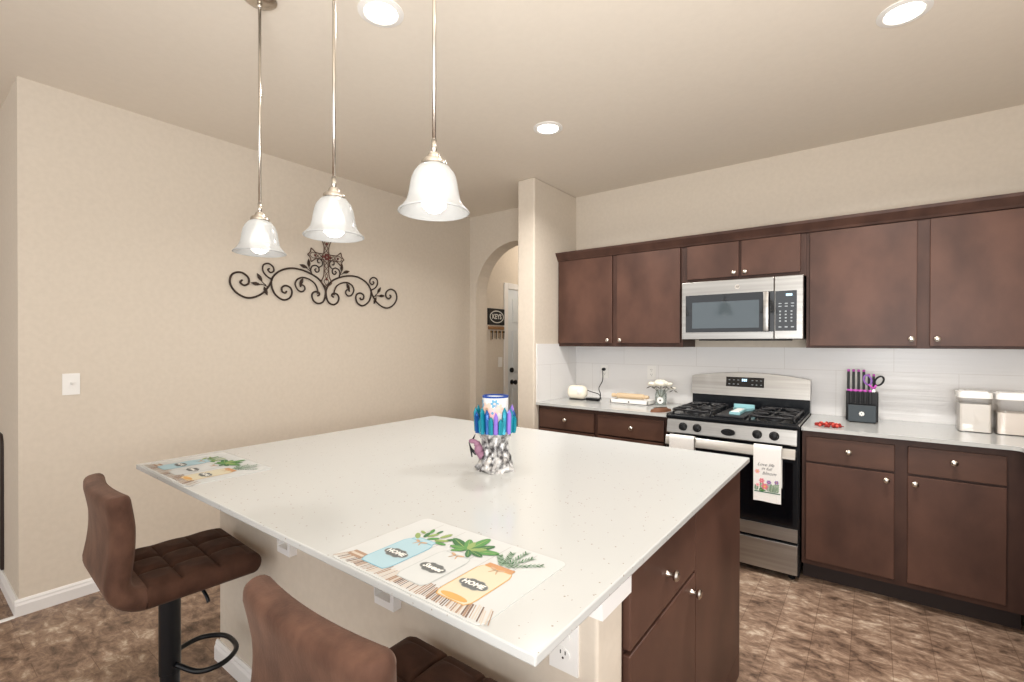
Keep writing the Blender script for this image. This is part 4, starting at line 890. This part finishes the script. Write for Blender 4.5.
def canister(x0, x1, label, fl, fh, flab, fmat):
    y0, y1 = 3.605, 3.745; H = .188; xm = (x0 + x1) / 2
    t = thing('storage_canister', label, 'canister', (xm, (y0 + y1) / 2, ZW), 'clear canisters on the right worktop')
    b = MB(); P = rrect(x0, x1, y0, y1, .018); Pi = rrect(x0 + .003, x1 - .003, y0 + .003, y1 - .003, .015); n = len(P)
    z = [ZW, ZW + H]; V = [[b.bm.verts.new((u, v, q)) for u, v in pp] for pp, q in ((P, z[0]), (P, z[1]), (Pi, z[1]), (Pi, z[0] + .004))]
    for A_, B_ in zip(V, V[1:]):
        for i in range(n): b.bm.faces.new((A_[i], A_[(i + 1) % n], B_[(i + 1) % n], B_[i]))
    b.bm.faces.new(V[0][::-1]); b.bm.faces.new(V[3]); b.build('container', 'clear', t, auto=40)
    b = MB(); b.prism(rrect(x0 - .002, x1 + .002, y0 - .002, y1 + .002, .02), .030, lambda u, v, w: (u, v, ZW + H + .0005 + w)); b.prism(rrect(x0 + .012, x1 - .012, y0 + .012, y1 - .012, .012), .006, lambda u, v, w: (u, v, ZW + H + .030 + w)); b.build('lid', 'white', t)
    b = MB(); b.prism(rrect(x0 + .0035, x1 - .0035, y0 + .0035, y1 - .0035, .0145), fh, lambda u, v, w: (u, v, ZW + .0045 + w))
    tag(b.build(fl, fmat), flab, fl, None, 'stuff')
canister(0.382, 0.518, 'clear lidded canister left of the pair, nearly full of white powder', 'flour', .150, 'white powder nearly filling the left canister', 'flour')
canister(0.532, 0.668, 'clear lidded canister at the right frame edge, two thirds full', 'sugar', .112, 'off-white powder in the right canister', 'sugar')

# ------------------------------------------------------------------ hall wall: sign and keys
fh_ = lambda u, v, w: (XL + w, 4.292 + u, 1.702 + v)      # +Y runs to the right as seen from the kitchen
b = MB(); b.prism([(-.152, -.094), (.152, -.094), (.152, .094), (-.152, .094)], .015, fh_)
b.m = 1
n = 28
for i in range(n):
    a0, a1 = 2 * PI * i / n, 2 * PI * (i + 1) / n
    b.poly(fh_, [(.128 * math.cos(a0), .072 * math.sin(a0)), (.128 * math.cos(a1), .072 * math.sin(a1)), (.116 * math.cos(a1), .062 * math.sin(a1)), (.116 * math.cos(a0), .062 * math.sin(a0))], .0157)
b.text('KEYS', .078, fh_, .0160, 0, 0, 0, .002)
tag(b.build('wall_sign', ['chalkboard', 'lettering'], loc=(XL, 4.292, 1.70)), 'black KEYS sign with white oval on the hall wall', 'sign')
t = thing('key_rack', 'dark hook rack under the KEYS sign in the hall', 'key rack', (XL, 4.292, 1.575))
b = MB(); b.box(XL, XL + .012, 4.150, 4.435, 1.555, 1.592, .003); b.build('rail', 'tandark', t)
for k in range(4):
    y = 4.185 + .07 * k; b = MB(); b.tube(catmull([(XL + .012, y, 1.575), (XL + .03, y, 1.568), (XL + .036, y, 1.555), (XL + .034, y, 1.566)], 4), .003, 6); b.build('hook', 'brass', t, smooth=True)
for k in range(4):
    y = 4.185 + .07 * k; t = thing('key_bunch', 'bunch of keys hanging from the rack under the KEYS sign', 'keys', (XL + .03, y, 1.55), 'keys hanging on the rack')
    b = MB(); b.tube([(XL + .032, y + .012 * math.cos(i * PI / 6), 1.548 + .012 * math.sin(i * PI / 6)) for i in range(12)], .0018, 6, True); b.build('ring', 'keysteel', t, smooth=True)
    for j, (dy, L, m_) in enumerate(((-.014, .075 + .02 * (k == 0), 'brass'), (.010, .06, 'keysteel'), (.0, .085, 'slot'))):
        b = MB(); xx = XL + .027 + .004 * j; b.lathe([(.013, 0), (.013, .002)], (xx, y + dy, 1.528), 14, 'X'); b.box(xx, xx + .002, y + dy - .005, y + dy + .005, 1.528 - L, 1.518); b.build('key', m_, t)

# dark rounded board whose edge just shows past the wall corner
b = MB(); P = [(-4.6, 0.10), (-3.953, 0.10), (-3.953, 0.80)] + [(-4.003 + 0.05 * math.cos(a), 0.80 + 0.07 * math.sin(a)) for a in [PI / 2 * i / 6 for i in range(1, 7)]] + [(-4.55, 0.87), (-4.6, 0.80)]
b.prism(P, 0.0125, lambda u, v, w: (u, 0.4042 - w + 0.0165, v)); b.box(-4.5, -4.45, 0.385, 0.404, 0, 0.2); b.box(-4.1, -4.05, 0.385, 0.404, 0, 0.2)
tag(b.build('leaning_board', 'kick'), 'dark brown rounded board edge at the left frame border beyond the wall corner', 'board')
